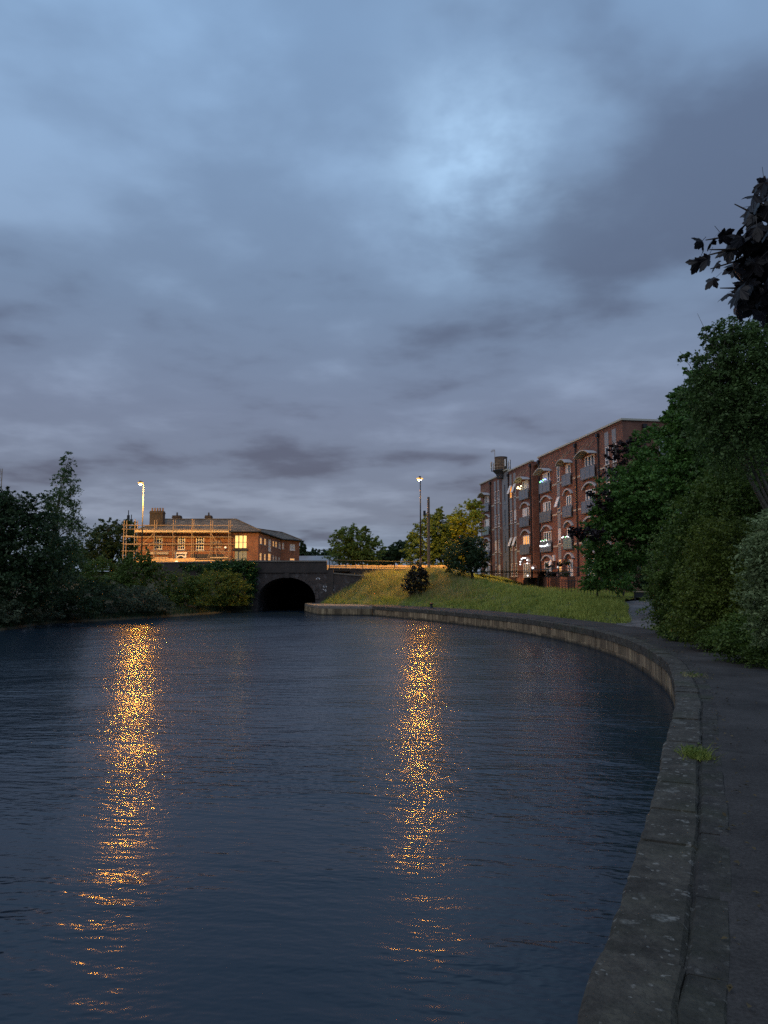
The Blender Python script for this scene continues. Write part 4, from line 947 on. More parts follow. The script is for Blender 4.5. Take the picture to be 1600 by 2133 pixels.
# chimneys
def chimney(x0, x1, y0, y1, z0, z1, pots):
    c_ = MB().box(*sum(zip(hl(x0, y0, z0), hl(x1, y1, z1)), ())).build('chimney', M['parapet_brick'], ro_)
    MB().box(*sum(zip(hl(x0 - .06, y0 - .06, z1 - .32), hl(x1 + .06, y1 + .06, z1 - .2)), ())).build('chimney_band', M['parapet_brick'], ro_)
    for k in range(pots):
        x = x0 + (x1 - x0) * (k + .5) / pots
        MB().lathe([(.13, z1 - HO.z - .05), (.10, z1 - HO.z + .35), (.12, z1 - HO.z + .36), (.12, z1 - HO.z + .42), (.02, z1 - HO.z + .40)], x - HO.x, (y0 + y1) / 2 - HO.y, 8).build('chimney_pot', M['pipe'] if pots < 4 else M['wood_pole'], ro_)
chimney(-30.1, -28.4, 96.4, 97.4, 8.6, 11.1, 5); chimney(-28.5, -27.45, 101, 102, 9, 10.95, 1); chimney(-24.1, -23.3, 101, 102, 9, 10.95, 1)
# front windows (georgian bars)
for (a, b, c_, d_) in fo[:3]:
    f = MB(); t = .08
    f.box(a, a + t, -.03, .08, c_, d_); f.box(b - t, b, -.03, .08, c_, d_); f.box(a + t, b - t, -.03, .08, d_ - t, d_); f.box(a + t, b - t, -.03, .08, c_, c_ + t)
    for k in (1, 2): x = a + (b - a) * k / 3; f.box(x - .03, x + .03, .0, .06, c_ + t, d_ - t)
    for k in (1, 2, 3): z = c_ + (d_ - c_) * k / 4; f.box(a + t, b - t, -.01 if k == 2 else .005, .058, z - .03, z + .03)
    f.v = [hl(x, y + 95, z) for x, y, z in f.v]; wn = f.build('window', M['white'], hs)
    MB().box(*sum(zip(hl(a + t, 95.08, c_ + t), hl(b - t, 95.1, d_ - t)), ())).build('pane', M['glass'], wn)
    MB().box(*sum(zip(hl(a - .1, 94.9, c_ - .12), hl(b + .1, 95.0, c_ - .004)), ())).build('sill', M['stone_pale'], wn)
# big lit window with glass balustrade
a, b, c_, d_ = fo[3]
f = MB(); f.box(a, a + .07, 95.02, 95.1, c_, d_); f.box(b - .07, b, 95.02, 95.1, c_, d_); f.box(a, b, 95.02, 95.1, d_ - .07, d_); f.box(a, b, 95.02, 95.1, c_, c_ + .06)
for k in (1, 2): x = a + (b - a) * k / 3; f.box(x - .035, x + .035, 95.01, 95.09, c_, d_)
f.v = [hl(*p) for p in f.v]; wn = f.build('lit_window', M['pipe'], hs)
for k in range(3): MB().box(*sum(zip(hl(a + (b - a) * k / 3 + .05, 95.1, c_ + .06), hl(a + (b - a) * (k + 1) / 3 - .05, 95.12, d_ - .07)), ())).build('pane', M['warm_window'], wn)
MB().box(*sum(zip(hl(a, 94.96, c_ + .78), hl(b, 94.99, c_ + .82)), ())).build('guard_rail', M['wood_pole'], wn)
MB().box(*sum(zip(hl(a - .15, 94.9, c_ - .26), hl(b + .15, 95.0, c_ - .004)), ())).build('window_ledge', M['navy'], hs)
a, b, c_, d_ = fo[4]
for k in range(3): MB().box(*sum(zip(hl(a + (b - a) * k / 3 + .03, 95.05, c_), hl(a + (b - a) * (k + 1) / 3 - .03, 95.09, d_)), ())).build('shutter_panel', M['shutter'], hs)
MB().box(*sum(zip(hl(a, 95.1, c_), hl(b, 95.12, d_)), ())).build('shutter_back', M['navy'], hs)
# doorway with white arched surround, navy shopfront band
a, b, c_, d_ = fo[5]
MB().box(*sum(zip(hl(a, 95.1, c_), hl(b, 95.12, d_)), ())).build('door', M['navy'], hs)
mb = MB(); cx = (a + b) / 2
for k in range(12):
    t0, t1 = math.pi * k / 12, math.pi * (k + 1) / 12
    q = lambda r, t, y: hl(cx + r * math.cos(t), y, 4.85 + r * .9 * math.sin(t))
    mb.hexa([q(.42, t1, 94.9), q(.42, t0, 94.9), q(.42, t0, 95.05), q(.42, t1, 95.05), q(.6, t1, 94.9), q(.6, t0, 94.9), q(.6, t0, 95.05), q(.6, t1, 95.05)])
mb.box(*sum(zip(hl(cx - .72, 94.86, 3), hl(cx - .5, 95.0, 5.5)), ())); mb.box(*sum(zip(hl(cx + .5, 94.86, 3), hl(cx + .72, 95.0, 5.5)), ())); mb.box(*sum(zip(hl(cx - .82, 94.8, 5.5), hl(cx + .82, 95.0, 5.72)), ()))
mb.build('door_surround', M['white'], hs)
a, b, c_, d_ = fo[6]
MB().box(*sum(zip(hl(a, 95.08, c_), hl(b, 95.1, d_)), ())).build('shop_window', M['glass'], hs)
MB().box(*sum(zip(hl(a - .15, 94.88, d_ + .003), hl(b + .15, 94.995, d_ + .55)), ())).build('fascia', M['navy'], hs)
MB().box(*sum(zip(hl(-29.9, 94.8, 5.45), hl(-27.1, 94.99, 5.75)), ())).build('fascia', M['stone_pale'], hs)
# painted wall sign with worn lettering
sg = MB().box(*sum(zip(hl(-21.85, 94.96, 6.28), hl(-20.5, 94.99, 7.16)), ())).build('wall_sign', simple('faded_sign_red', (0.17, 0.08, 0.06), .8, var=.3), hs)
mb = MB()
def sgb(x0, x1, z0, z1): mb.box(*sum(zip(hl(x0, 94.945, z0), hl(x1, 94.957, z1)), ()))
sgb(-21.85, -20.5, 7.10, 7.16); sgb(-20.56, -20.5, 6.60, 7.10); sgb(-21.85, -20.5, 6.28, 6.36); sgb(-21.2, -20.5, 6.36, 6.46)
gx = random.Random(9); x = -21.8
while x < -20.65:
    wd = gx.uniform(.05, .13); sgb(x, x + wd, 6.86 + gx.uniform(0, .04), 7.03); sgb(x, x + .03, 6.6, 6.82); sgb(x, x + wd, 6.58, 6.63)
    if gx.random() < .5: sgb(x + wd - .03, x + wd, 6.6, 6.82)
    x += wd + .035
mb.build('lettering', M['stone_pale'], sg)
wlamp = MB().lathe([(.001, -.14), (.12, -.08), (.15, 0), (.12, .08), (.001, .14)], n=10).build('wall_lantern', emit('lantern_glass', (1, .8, .55), .9), hs, hl(-19.95, 94.8, 6.32))
MB().box(-.05, .05, .1, .2, -.35, .1).build('lantern_bracket', M['black'], wlamp)

# scaffold
SY = 93.7
sc = thing('scaffold', 'tube scaffold with timber decks across the front of the brick house', 'scaffold', (-26, SY, 3.0))
def sl(x, y, z): return (x + 26, y - SY, z - 3)
SX = [at(px, 1100, SY).x for px in (258, 281, 321.6, 361, 400, 439, 477)]
for i, x in enumerate(SX):
    for y in (SY, SY + 1.0):
        MB().tube([sl(x, y, 3), sl(x + rnd.uniform(-.02, .02), y, 9.75 + rnd.uniform(-.1, .15))], .048, 6).build('standard', M['steel'], sc)
for z in (9.05, 8.55, 7.62, 6.72, 5.82, 4.9):
    MB().tube([sl(SX[0] - .2, SY - .06, z), sl(SX[-1] + .3, SY - .06, z - .05)], .037, 6).build('ledger', M['steel'], sc)
for z in (9.1, 7.6, 6.7): MB().tube([sl(SX[0] - .2, SY + 1.06, z), sl(SX[-1] + .3, SY + 1.06, z)], .045, 6).build('ledger', M['steel'], sc)
for x in SX:
    for z in (8.08, 6.6): MB().tube([sl(x + .07, SY - .2, z), sl(x + .07, SY + 1.2, z)], .04, 6).build('transom', M['steel'], sc)
for k, (x0, x1) in enumerate(zip(SX[1:-1], SX[2:])):
    for j in range(3): MB().box(*sum(zip(sl(x0 + .05, SY + .08 + j * .3, 8.13), sl(x1 - .02, SY + .35 + j * .3, 8.17)), ())).build('scaffold_board', M['board'], sc)
    MB().box(*sum(zip(sl(x0 + .03, SY + .0, 8.15), sl(x1 - .03, SY + .04, 8.42 - k * .01)), ())).build('toe_board', M['board'], sc)
MB().box(*sum(zip(sl(SX[0], SY + .0, 7.55), sl(SX[1], SY + .04, 7.72)), ())).build('toe_board', M['board'], sc)
for (x0, z0, x1, z1) in ((SX[1] + .6, 6.3, SX[2], 8.0), (SX[1] + .8, 5.6, SX[2] + .1, 7.0), (SX[5] + .9, 6.2, SX[6] - .2, 5.0), (SX[5] + 1.3, 6.2, SX[6] + .1, 5.0), (SX[5] + .6, 6.2, SX[5] + .95, 4.8), (SX[5] - .4, 4.6, SX[5], 5.6), (SX[5] + .1, 8.0, SX[5] + .9, 6.7)):
    MB().tube([sl(x0, SY - .12, z0), sl(x1, SY - .12, z1)], .042, 6).build('brace', M['steel'], sc)
for (x0, x1) in ((SX[2] - .9, SX[3] - .5), (SX[5] + .1, SX[6])): MB().box(*sum(zip(sl(x0, SY - .2, 4.92), sl(x1, SY + .3, 5.06)), ())).build('scaffold_board', M['board'], sc)
# site hoarding in front
hd = thing('site_hoarding', 'plywood hoarding boards in front of the scaffolded house', 'hoarding', (-25, 91.5, 2.9))
for k in range(9):
    x0 = -5.2 + k * 1.22
    MB().box(x0 + .01, x0 + 1.21, 0, .03, 0, 1.95 + rnd.uniform(-.04, .04) - (0.18 if k > 5 else 0)).build('plywood_sheet', M['ply'], hd)
for k in range(5): MB().box(-5.1 + k * 2.5, -5.0 + k * 2.5, .031, .13, 0, 1.9).build('post', M['wood_pole'], hd)
rs = thing('round_light', 'round white lit disc fixed on the plywood hoarding', 'light', at(368, 1172, 91.44))
MB().lathe([(.001, 0), (.2, .0), (.23, .02), (.23, .06), (.001, .06)], n=16).build('disc', emit('disc_white', (1, .86, .66), .9), rs, (0, 0, 0), (R(90), 0, 0)); MB().box(-.26, .26, .0, .025, -.03, .03).build('bracket', M['steel'], rs)

# low grey roofed building and far masts
fb = thing('low_building', 'low grey roofed building beyond the bridge parapet', 'building', (-14.5, 135, 2.86))
MB().box(-6, 6, 0, 8, 0, 2.2).build('wall', M['parapet_brick'], fb)
mb = MB(); mb.quad((-6.4, -.4, 2.15), (6.4, -.4, 2.15), (6.0, 4, 4.1), (-6.0, 4, 4.1)); mb.quad((6.4, 8.4, 2.15), (-6.4, 8.4, 2.15), (-6, 4, 4.1), (6, 4, 4.1)); mb.build('roof', M['grey_panel'], fb)
mb = MB(); mb.poly([(-6, -.001, 2.2), (-6, 8, 2.2), (-6, 4, 4.05)]); mb.poly([(6, 8, 2.2), (6, 0, 2.2), (6, 4, 4.05)]); mb.build('gable', M['parapet_brick'], fb)
p = at(1.5, 1018, 150)
ms = thing('lattice_mast', 'tall thin grey lattice mast at the left picture edge', 'mast', (p.x, 150, 2.86))
for dx, dy in ((-.3, -.3), (.3, -.3), (0, .35)): MB().tube([(dx, dy, 0), (dx * .7, dy * .7, 22.0)], .07, 5).build('leg', M['steel'], ms)
for k in range(16):
    z = 1 + k * 1.3; MB().tube([(-.3, -.3, z), (.3, -.3, z + .65)], .03, 4).build('lattice_bar', M['steel'], ms); MB().tube([(.3, -.3, z + .65), (-.3, -.3, z + 1.3)], .03, 4).build('lattice_bar', M['steel'], ms)
for px, py, lab in ((268, 1063, 'taller of two thin far masts behind the dark round tree'), (274, 1072, 'shorter of two thin far masts behind the dark round tree')):
    p = at(px, py, 180); m_ = thing('far_mast', lab, 'mast', (p.x, 180, 2.86), group='far masts'); MB().tube([(0, 0, 0), (0, 0, p.z - 2.86)], [.22, .1], 6).build('pole', M['black'], m_)
    MB().box(-.3, .3, -.1, .1, (p.z - 2.86) * .86, (p.z - 2.86) * .93).build('antenna', M['black'], m_)

# ================================================================== STREET LAMPS, POLE, BOLLARDS, BARRIER
def street_lamp(x, y, ztop, label, watts, pm, aim, k):
    """k = -1: arm towards the canal, +1: arm over the far carriageway"""
    t = thing('street_lamp', label, 'street lamp', (x, y, 2.86), group='sodium street lamps by the road'); h = ztop - 2.86
    mb = MB(); mb.tube([(0, 0, 0), (0, 0, 1.3)], .11, 10); mb.tube([(0, 0, 1.3), (0, 0, h + .1)], [.085, .05], 10); mb.smooth = True; mb.build('post', M[pm], t)
    MB().tube([(0, 0, h + .05), (0, .25 * k, h + .28), (0, .75 * k, h + .30)], .035, 8).build('bracket_arm', M['post_dark'], t)
    MB().hexa([(-.13, min(.7 * k, 1.35 * k), h + .22), (.13, min(.7 * k, 1.35 * k), h + .22), (.13, max(.7 * k, 1.35 * k), h + .22), (-.13, max(.7 * k, 1.35 * k), h + .22), (-.09, min(.72 * k, 1.3 * k), h + .38), (.09, min(.72 * k, 1.3 * k), h + .38), (.09, max(.72 * k, 1.3 * k), h + .38), (-.09, max(.72 * k, 1.3 * k), h + .38)]).build('lamp_head', M['post_dark'], t)
    mb = MB(); mb.lathe([(.16, -.17), (.22, -.14), (.30, -.06), (.32, 0.0), (.16, .0)], 0, 0, 14); mb.build('glass_bowl', M['bowl'], t, (0, 1.05 * k, h + .215)); mb = MB(); mb.lathe([(.001, -.24), (.11, -.21), (.155, -.13), (.155, -.002), (.001, -.002)], 0, 0, 12); mb.build('lens', M['sodium'], t, (0, 1.05 * k, h + .215))
    li = bpy.data.lights.new('sodium_light', 'SPOT'); li.energy = watts; li.color = (1.0, 0.55, 0.11); li.shadow_soft_size = 0.2; li.spot_size = R(152); li.spot_blend = 0.35
    lo = bpy.data.objects.new('sodium_light', li); C.objects.link(lo); lo.parent = t; lo.location = (0, 1.05 * k, h - .06)
    lo.rotation_euler = Vector(aim).to_track_quat('-Z', 'Y').to_euler()
    return t
lp = at(293, 1011, 83); street_lamp(lp.x, 84.05, lp.z + .1, 'lit orange street lamp in front of the scaffolded house', 9000, 'post', (.1, .62, -.78), -1)
lp = at(874.5, 1003, 72.0); street_lamp(lp.x, 70.95, lp.z + .1, 'lit orange street lamp beside the timber pole right of the bridge', 11000, 'post_dark', (-.34, .42, -.84), 1)
tp = thing('telegraph_pole', 'brown timber pole right of the street lamp behind the dark bush', 'pole', (4.15, 69.9, 2.3))
MB().tube([(0, 0, 0), (0, 0, 7.5)], [.15, .115], 10).build('pole', M['wood_pole'], tp)
MB().tube([(-.03, -.12, 6.2), (-.45, -.15, 5.6)], .04, 6).build('arm', M['steel'], tp); MB().box(-.5, -.28, -.25, -.02, 5.75, 6.2).build('junction_box', M['black'], tp); MB().lathe([(.12, 7.0), (.13, 7.0), (.13, 7.06), (.12, 7.06)], n=10).build('band', M['steel'], tp)
for px, py, lab in ((794, 1258, 'small iron mooring bollard at the corner of the far quay'), (892, 1267, 'small iron mooring bollard on the far quay nearer the reflection')):
    p = ground(px, py, 0.0); b_ = thing('mooring_bollard', lab, 'bollard', (p.x + .25, p.y + .35, -.005), group='mooring bollards on the quay')
    MB().lathe([(.14, 0), (.14, .04), (.09, .08), (.085, .24), (.13, .30), (.13, .36), (.02, .40)], n=12).build('post', M['black'], b_); MB().lathe([(.2, 0), (.2, .03), (.02, .035)], n=12).build('base_plate', M['black'], b_)
bz = .62
ba = thing('path_barrier', 'low black metal barrier across the side path under the trees', 'barrier', (16.2, 47.0, bz))
for x in (-1.35, -.65, .55, 1.2): MB().tube([(x, 0, -.05), (x, 0, .62)], .055, 6).build('post', M['black'], ba)
MB().tube([(-.75, 0, .60), (1.3, 0, .60)], .035, 6).build('rail', M['steel'], ba); MB().tube([(-2.6, .1, .30), (1.3, 0, .24)], .03, 6).build('rail', M['black'], ba); MB().box(-.6, 1.15, .03, .06, .28, .56).build('panel', M['black'], ba)
dk = thing('dark_fence', 'dark railing fence under the trees beside the side path', 'fence', (14.0, 50.2, .9))
for k in range(22): MB().tube([(-2.2 + k * .22, k * .04, -.3), (-2.2 + k * .22, k * .04, 1.1)], .02, 5).build('bar', M['black'], dk)
for z in (.0, 1.0): MB().tube([(-2.2, 0, z), (2.42, .84, z)], .025, 5).build('rail', M['black'], dk)

# ================================================================== VEGETATION
def cloud(blobs, n, size, seed, clump=0.16, per=34, inner=0.45, droop=0.0):
    """blobs: list of (centre, (rx,ry,rz)); leaf faces set along outward sprays spread through the crown"""
    g = np.random.default_rng(seed)
    unit = lambda a: a / np.maximum(np.linalg.norm(a, axis=1), 1e-6)[:, None]
    vol = np.array([np.prod(r) ** (2 / 3) for _, r in blobs]); vol /= vol.sum()
    K = max(8, n // per); bi = g.choice(len(blobs), K, p=vol)
    cen = np.array([b[0] for b in blobs], float)[bi]; rad = np.array([b[1] for b in blobs], float)[bi]
    d = unit(g.normal(size=(K, 3)))
    lob = unit(g.normal(size=(len(blobs) * 7, 3))).reshape(len(blobs), 7, 3)[bi]
    bulge = np.maximum(np.einsum('kij,kj->ki', lob, d).max(1), 0) ** 3
    rr = (inner + (1.0 - inner) * g.random(K) ** 0.5) * (0.80 + .30 * bulge + g.normal(0, .05, K))
    cc = cen + d * rad * rr[:, None]
    up = np.array([0, 0, 1.0])
    dv = unit(d * .9 + g.normal(0, .45, (K, 3)) + up * (.35 - 1.1 * droop))
    Ls = rad.mean(1) * clump * (1.0 + 1.9 * g.random(K))
    k = g.integers(0, K, n); t = g.random(n)
    lat = g.normal(size=(n, 3)) * (Ls[k] * .30 * (1.05 - .8 * t))[:, None]; lat[:, 2] *= .55
    c = cc[k] + dv[k] * (Ls[k] * (t - .25) * 1.3)[:, None] + lat
    c[:, 2] -= .35 * Ls[k] * t * t * (1 + droop)
    return quads(c, size, g, d[k] * .5 + up * .55)
def limbs(mb, base, tops, r0, seed, split=.45):
    g = random.Random(seed); base = Vector(base)
    top = Vector((sum(t.x for t in tops) / len(tops), sum(t.y for t in tops) / len(tops), max(t.z for t in tops)))
    h = (top - base); fork = base + Vector((h.x * .3, h.y * .3, h.z * split))
    mb.tube([base, base + Vector((h.x * .08, h.y * .08, h.z * split * .5)), fork, fork + (top - fork) * .55, fork + (top - fork) * .95], [r0, r0 * .85, r0 * .7, r0 * .4, r0 * .1], 8)
    for t in tops:
        s_ = base + (fork - base) * g.uniform(.6, 1.0); m_ = (s_ + t) / 2 + Vector((g.uniform(-.2, .2), g.uniform(-.2, .2), g.uniform(0, .3))) * (t - s_).length * .4
        mb.tube([s_, m_, t], [r0 * .42, r0 * .26, r0 * .07], 6)
        for _ in range(4):
            e_ = t + Vector((g.uniform(-1, 1), g.uniform(-1, 1), g.uniform(-.4, .8))) * min(.6, (t - s_).length * .18)
            mb.tube([m_ + (t - m_) * g.uniform(.2, .9), e_], [r0 * .12, r0 * .03], 4, False)
def tree(name, label, cat, base, blobs_px, n, leaf, lm, seed, r0=.16, bark='bark', group=None, crown='crown', trunk='trunk', clump=.16, per=34, inner=.45, depth=1.0, droop=0.0, split=.4):
    """blobs_px: (px, py, Y, rx_px, ry_px) measured on the photograph, turned into places and real sizes"""
    bs = []
    for px, py, Y, rx, ry in blobs_px:
        p = at(px, py, Y); k = Y / F_PX; bs.append((p, (rx * k, (rx + ry) / 2 * k * depth, ry * k)))
    b = Vector(base); t = thing(name, label, cat, b, group=group)
    V = cloud([(p - b, r) for p, r in bs], n, leaf, seed, clump, per, inner, droop)
    V[:, 2] = np.maximum(V[:, 2], .02 - .25 * (cat == 'bush'))
    place(crown, np_mesh(crown, V, 4, M[lm]), t)
    mb = MB(); limbs(mb, (0, 0, -.15), [p - b + Vector((0, 0, r[2] * .15)) for p, r in bs], r0, seed, split); mb.smooth = True
    mb.build(trunk, M[bark], t); return t

# --- right side, from far to near
tree('copper_tree', 'dark purple leaved tree between the apartment block and the green trees', 'tree', (14.2, 39.5, .6),
     [(1308, 938, 37, 34, 26), (1280, 965, 36.5, 30, 20), (1248, 1040, 34.6, 26, 24), (1226, 1106, 33.4, 38, 19), (1196, 1112, 33.3, 14, 7), (1330, 915, 37, 20, 14), (1310, 1010, 39, 50, 40), (1290, 1080, 39, 50, 40)], 8000, .16, 'lf_copper', 101, .16, clump=.24)
tree('sycamore_tree', 'broad green tree overhanging the side path in front of the apartments', 'tree', (14.8, 36, .3),
     [(1330, 1035, 35, 85, 75), (1290, 1130, 35, 75, 60), (1262, 1075, 35, 36, 36), (1370, 950, 35, 62, 62), (1400, 1060, 35, 80, 90), (1258, 1165, 35, 40, 28)], 52000, .15, 'lf_syc', 102, .22, clump=.15)
tree('shade_bush', 'dark thicket behind the barrier at the end of the side path', 'bush', (18.5, 54, .7),
     [(1325, 1190, 53, 45, 36), (1370, 1180, 53, 45, 50), (1290, 1200, 54, 30, 26), (1340, 1225, 52.5, 40, 14)], 14000, .17, 'lf_dark', 112, .09, crown='foliage', trunk='stem')
tree('green_bush', 'green bush at the foot of the trees where the grass bank ends', 'bush', (13.2, 47, 1.0),
     [(1250, 1190, 45, 38, 34), (1285, 1205, 45, 36, 30), (1228, 1215, 45, 20, 20)], 9000, .13, 'lf_syc', 103, .07, crown='foliage', trunk='stem')
tree('maple_tree', 'tall mid green tree with its rounded crown against the sky', 'tree', (13.2, 27.5, .3),
     [(1440, 890, 27, 62, 70), (1500, 960, 27, 90, 95), (1420, 985, 27, 70, 60), (1560, 860, 27, 90, 90), (1400, 880, 27, 30, 34), (1452, 812, 27, 44, 50), (1425, 850, 27, 36, 36), (1480, 870, 27, 70, 60)], 50000, .13, 'lf_syc', 104, .2)
tree('birch_tree', 'tall feathery birch rising highest above the towpath', 'tree', (10.6, 19, .25),
     [(1560, 740, 18, 80, 70), (1520, 700, 18, 45, 40), (1490, 760, 18, 46, 34), (1600, 820, 18, 120, 110), (1530, 880, 18, 80, 90), (1620, 690, 18, 80, 42), (1450, 740, 18, 40, 9), (1490, 700, 18, 26, 30), (1475, 820, 18, 50, 60)], 48000, .08, 'lf_birch', 105, .13, 'bark_pale', clump=.24, per=26, inner=.3, droop=.45)
tree('hawthorn_tree', 'olive green leaning tree with pale bare branches beside the towpath', 'tree', (11.2, 23.5, .25),
     [(1500, 1060, 22, 80, 80), (1560, 1000, 22, 80, 70), (1580, 1120, 22, 90, 90), (1450, 1130, 22, 62, 60)], 46000, .09, 'lf_olive', 106, .06, 'bark_pale', clump=.22)
tree('hazel_bush', 'leafy olive bush standing at the towpath corner by the side path', 'bush', (11.2, 26.5, .15),
     [(1420, 1190, 25, 68, 70), (1400, 1260, 25, 50, 52), (1480, 1220, 25, 80, 80)], 34000, .085, 'lf_olive', 107, .06, clump=.24, crown='foliage', trunk='stem')
tree('yellow_bush', 'yellowish green bush in the middle of the towpath hedge', 'bush', (10.0, 20.6, .1),
     [(1520, 1130, 19.5, 75, 55), (1500, 1220, 19.5, 75, 70), (1470, 1290, 19.5, 62, 52), (1560, 1250, 19.5, 70, 70), (1540, 1315, 19.5, 55, 40)], 40000, .07, 'lf_yellow', 108, .05, clump=.24, crown='foliage', trunk='stem')
tree('bramble_bush', 'low dark bramble thicket spilling onto the towpath edge', 'bush', (9.3, 17.2, .05),
     [(1560, 1330, 16.5, 80, 44), (1500, 1330, 19, 50, 24), (1610, 1355, 15.5, 60, 40), (1430, 1318, 22.5, 46, 22), (1392, 1302, 26, 32, 18)], 30000, .06, 'lf_olive', 109, .03, clump=.24, crown='foliage', trunk='stem')
tree('elder_bush', 'pale grey green bush at the right picture edge', 'bush', (9.6, 14.8, .1),
     [(1600, 1180, 14.2, 50, 70), (1590, 1250, 14.2, 40, 55), (1630, 1120, 14.2, 60, 70), (1612, 1300, 14.2, 40, 40)], 16000, .065, 'lf_pale', 110, .05, clump=.24, crown='foliage', trunk='stem')
# --- left bank
tree('alder_tree', 'large dark tree filling the left picture edge above the water', 'tree', (-22.6, 43, .3),
     [(20, 1090, 42.5, 70, 60), (-40, 1080, 43, 80, 90), (75, 1075, 42.5, 42, 45), (60, 1150, 42.5, 80, 70), (15, 1210, 42, 80, 70), (-60, 1200, 42.5, 90, 90), (10, 1040, 42.5, 26, 26), (90, 1210, 42.5, 55, 55)], 52000, .17, 'lf_dark', 120, .24, clump=.16)
tree('birch_tree', 'tall narrow birch with a pointed top on the left bank', 'tree', (-22.4, 50, .4),
     [(140, 965, 49.5, 12, 26), (135, 1010, 49.5, 24, 34), (132, 1055, 49.5, 36, 36), (125, 1105, 49.5, 48, 46), (120, 1165, 49.5, 55, 50), (160, 1095, 49.5, 16, 10), (105, 1040, 49.5, 16, 20)], 17000, .13, 'lf_birch', 121, .14, 'bark_pale', clump=.19, per=22, droop=.4)
tree('holly_bush', 'dark bush under the birch on the left bank', 'bush', (-21.4, 49, .1),
     [(120, 1235, 47.5, 60, 45), (160, 1262, 48, 48, 32), (70, 1270, 46, 55, 34), (200, 1240, 51, 40, 40)], 20000, .14, 'lf_dark', 122, .06, crown='foliage', trunk='stem')
tree('bramble_bush', 'pale edged bramble drooping to the water at the far left', 'bush', (-21.0, 42, -.1),
     [(15, 1280, 40.5, 40, 26), (55, 1288, 42, 36, 18), (-30, 1285, 40, 36, 28), (100, 1284, 45, 34, 14)], 9000, .12, 'lf_willow', 123, .04, crown='foliage', trunk='stem')
tree('willow_bush', 'grey green willow bush leaning over the water left of centre', 'bush', (-18.9, 54, .0),
     [(235, 1255, 52.5, 48, 32), (290, 1252, 54.5, 46, 32), (190, 1268, 51, 30, 22), (330, 1262, 56, 34, 24)], 20000, .13, 'lf_willow', 124, .05, crown='foliage', trunk='stem')
tree('buddleia_bush', 'upright spiky bush in front of the scaffold and lamp post', 'bush', (-19.9, 61, 1.0),
     [(285, 1195, 59, 40, 36), (300, 1165, 59, 14, 22), (262, 1185, 59, 24, 26), (320, 1190, 59, 20, 26), (240, 1215, 58, 30, 26), (282, 1150, 59, 7, 14)], 14000, .15, 'lf_olive', 125, .06, crown='foliage', trunk='stem', clump=.2)
tree('elder_bush', 'olive bush between the birch and the spiky bush', 'bush', (-24, 60, 1.1),
     [(205, 1190, 60, 34, 30), (185, 1215, 59, 30, 24)], 9000, .14, 'lf_olive', 126, .05, crown='foliage', trunk='stem')
tree('hazel_bush', 'rounded olive bush below the dark roadside wall', 'bush', (-16.6, 62.5, .2),
     [(370, 1225, 61, 42, 34), (345, 1250, 60, 40, 30), (400, 1245, 61.5, 44, 34), (420, 1215, 62, 26, 22)], 20000, .13, 'lf_olive', 127, .05, crown='foliage', trunk='stem')
tree('hawthorn_bush', 'big yellowish olive bush beside the bridge arch', 'bush', (-14.4, 66.5, .1),
     [(450, 1225, 65, 46, 36), (490, 1240, 65.5, 36, 34), (470, 1210, 65.5, 34, 22), (500, 1258, 66, 28, 16), (430, 1258, 64, 40, 18)], 24000, .13, 'lf_yellow', 128, .06, crown='foliage', trunk='stem')
tree('ivy', 'dense dark ivy draped over the wall left of the arch', 'ivy', (-13.0, 67.9, .0),
     [(512, 1185, 67.6, 26, 20), (470, 1181, 67.9, 40, 14), (420, 1183, 68.8, 34, 11), (522, 1215, 67.5, 13, 34), (385, 1180, 69.6, 20, 6), (520, 1240, 67.4, 9, 20)], 20000, .13, 'lf_ivy', 129, .05, crown='foliage', trunk='stem', depth=.35, inner=.2)
tree('oak_tree', 'dark rounded tree behind the left end of the scaffold', 'tree', (-38.5, 107, 2.8),
     [(235, 1120, 105, 52, 34), (205, 1138, 105, 38, 32), (262, 1130, 105, 42, 40), (225, 1100, 105, 30, 20), (190, 1160, 105, 30, 26), (250, 1160, 105, 50, 26)], 16000, .34, 'lf_dark', 130, .4)
# --- beyond the bridge
tree('ash_tree', 'green tree behind the road railing left of the street lamp', 'tree', (-5.0, 121, 2.8),
     [(745, 1132, 120, 36, 34), (715, 1128, 120, 26, 26), (768, 1145, 120, 30, 26), (730, 1158, 120, 50, 18), (750, 1108, 120, 18, 14), (700, 1112, 120, 12, 10)], 14000, .36, 'lf_lit', 131, .3, clump=.2)
tree('lime_tree', 'green tree behind the lamp post and timber pole', 'tree', (7.0, 90, 2.8),
     [(890, 1130, 88, 36, 46), (905, 1095, 88, 24, 32), (865, 1150, 88, 22, 34), (915, 1075, 88, 12, 18), (920, 1150, 88, 30, 40), (858, 1120, 88, 12, 12)], 17000, .27, 'lf_lit', 132, .22, clump=.19)
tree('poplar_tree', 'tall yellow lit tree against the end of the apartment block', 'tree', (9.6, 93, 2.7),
     [(975, 1085, 91, 28, 44), (950, 1100, 91, 26, 40), (960, 1150, 91, 40, 44), (990, 1060, 91, 14, 22), (940, 1135, 91, 26, 40)], 20000, .27, 'lf_lamplit', 133, .24, clump=.18)
tree('field_maple', 'small dark tree with a short trunk on top of the grass bank', 'tree', (7.45, 63.5, 2.0),
     [(965, 1155, 63, 36, 36), (990, 1145, 63, 26, 34), (940, 1170, 63, 18, 24), (970, 1130, 63, 20, 16), (1000, 1170, 63, 16, 22)], 15000, .16, 'lf_dark', 134, .15, split=.3)
tree('plum_bush', 'dark purple brown bush standing alone on the grass bank', 'bush', (2.6, 63.5, .9),
     [(866, 1210, 62.5, 24, 26), (870, 1192, 62.5, 18, 16), (858, 1225, 62, 20, 14), (880, 1200, 62.5, 14, 18)], 8000, .14, 'lf_plum', 135, .07, crown='foliage', trunk='stem')
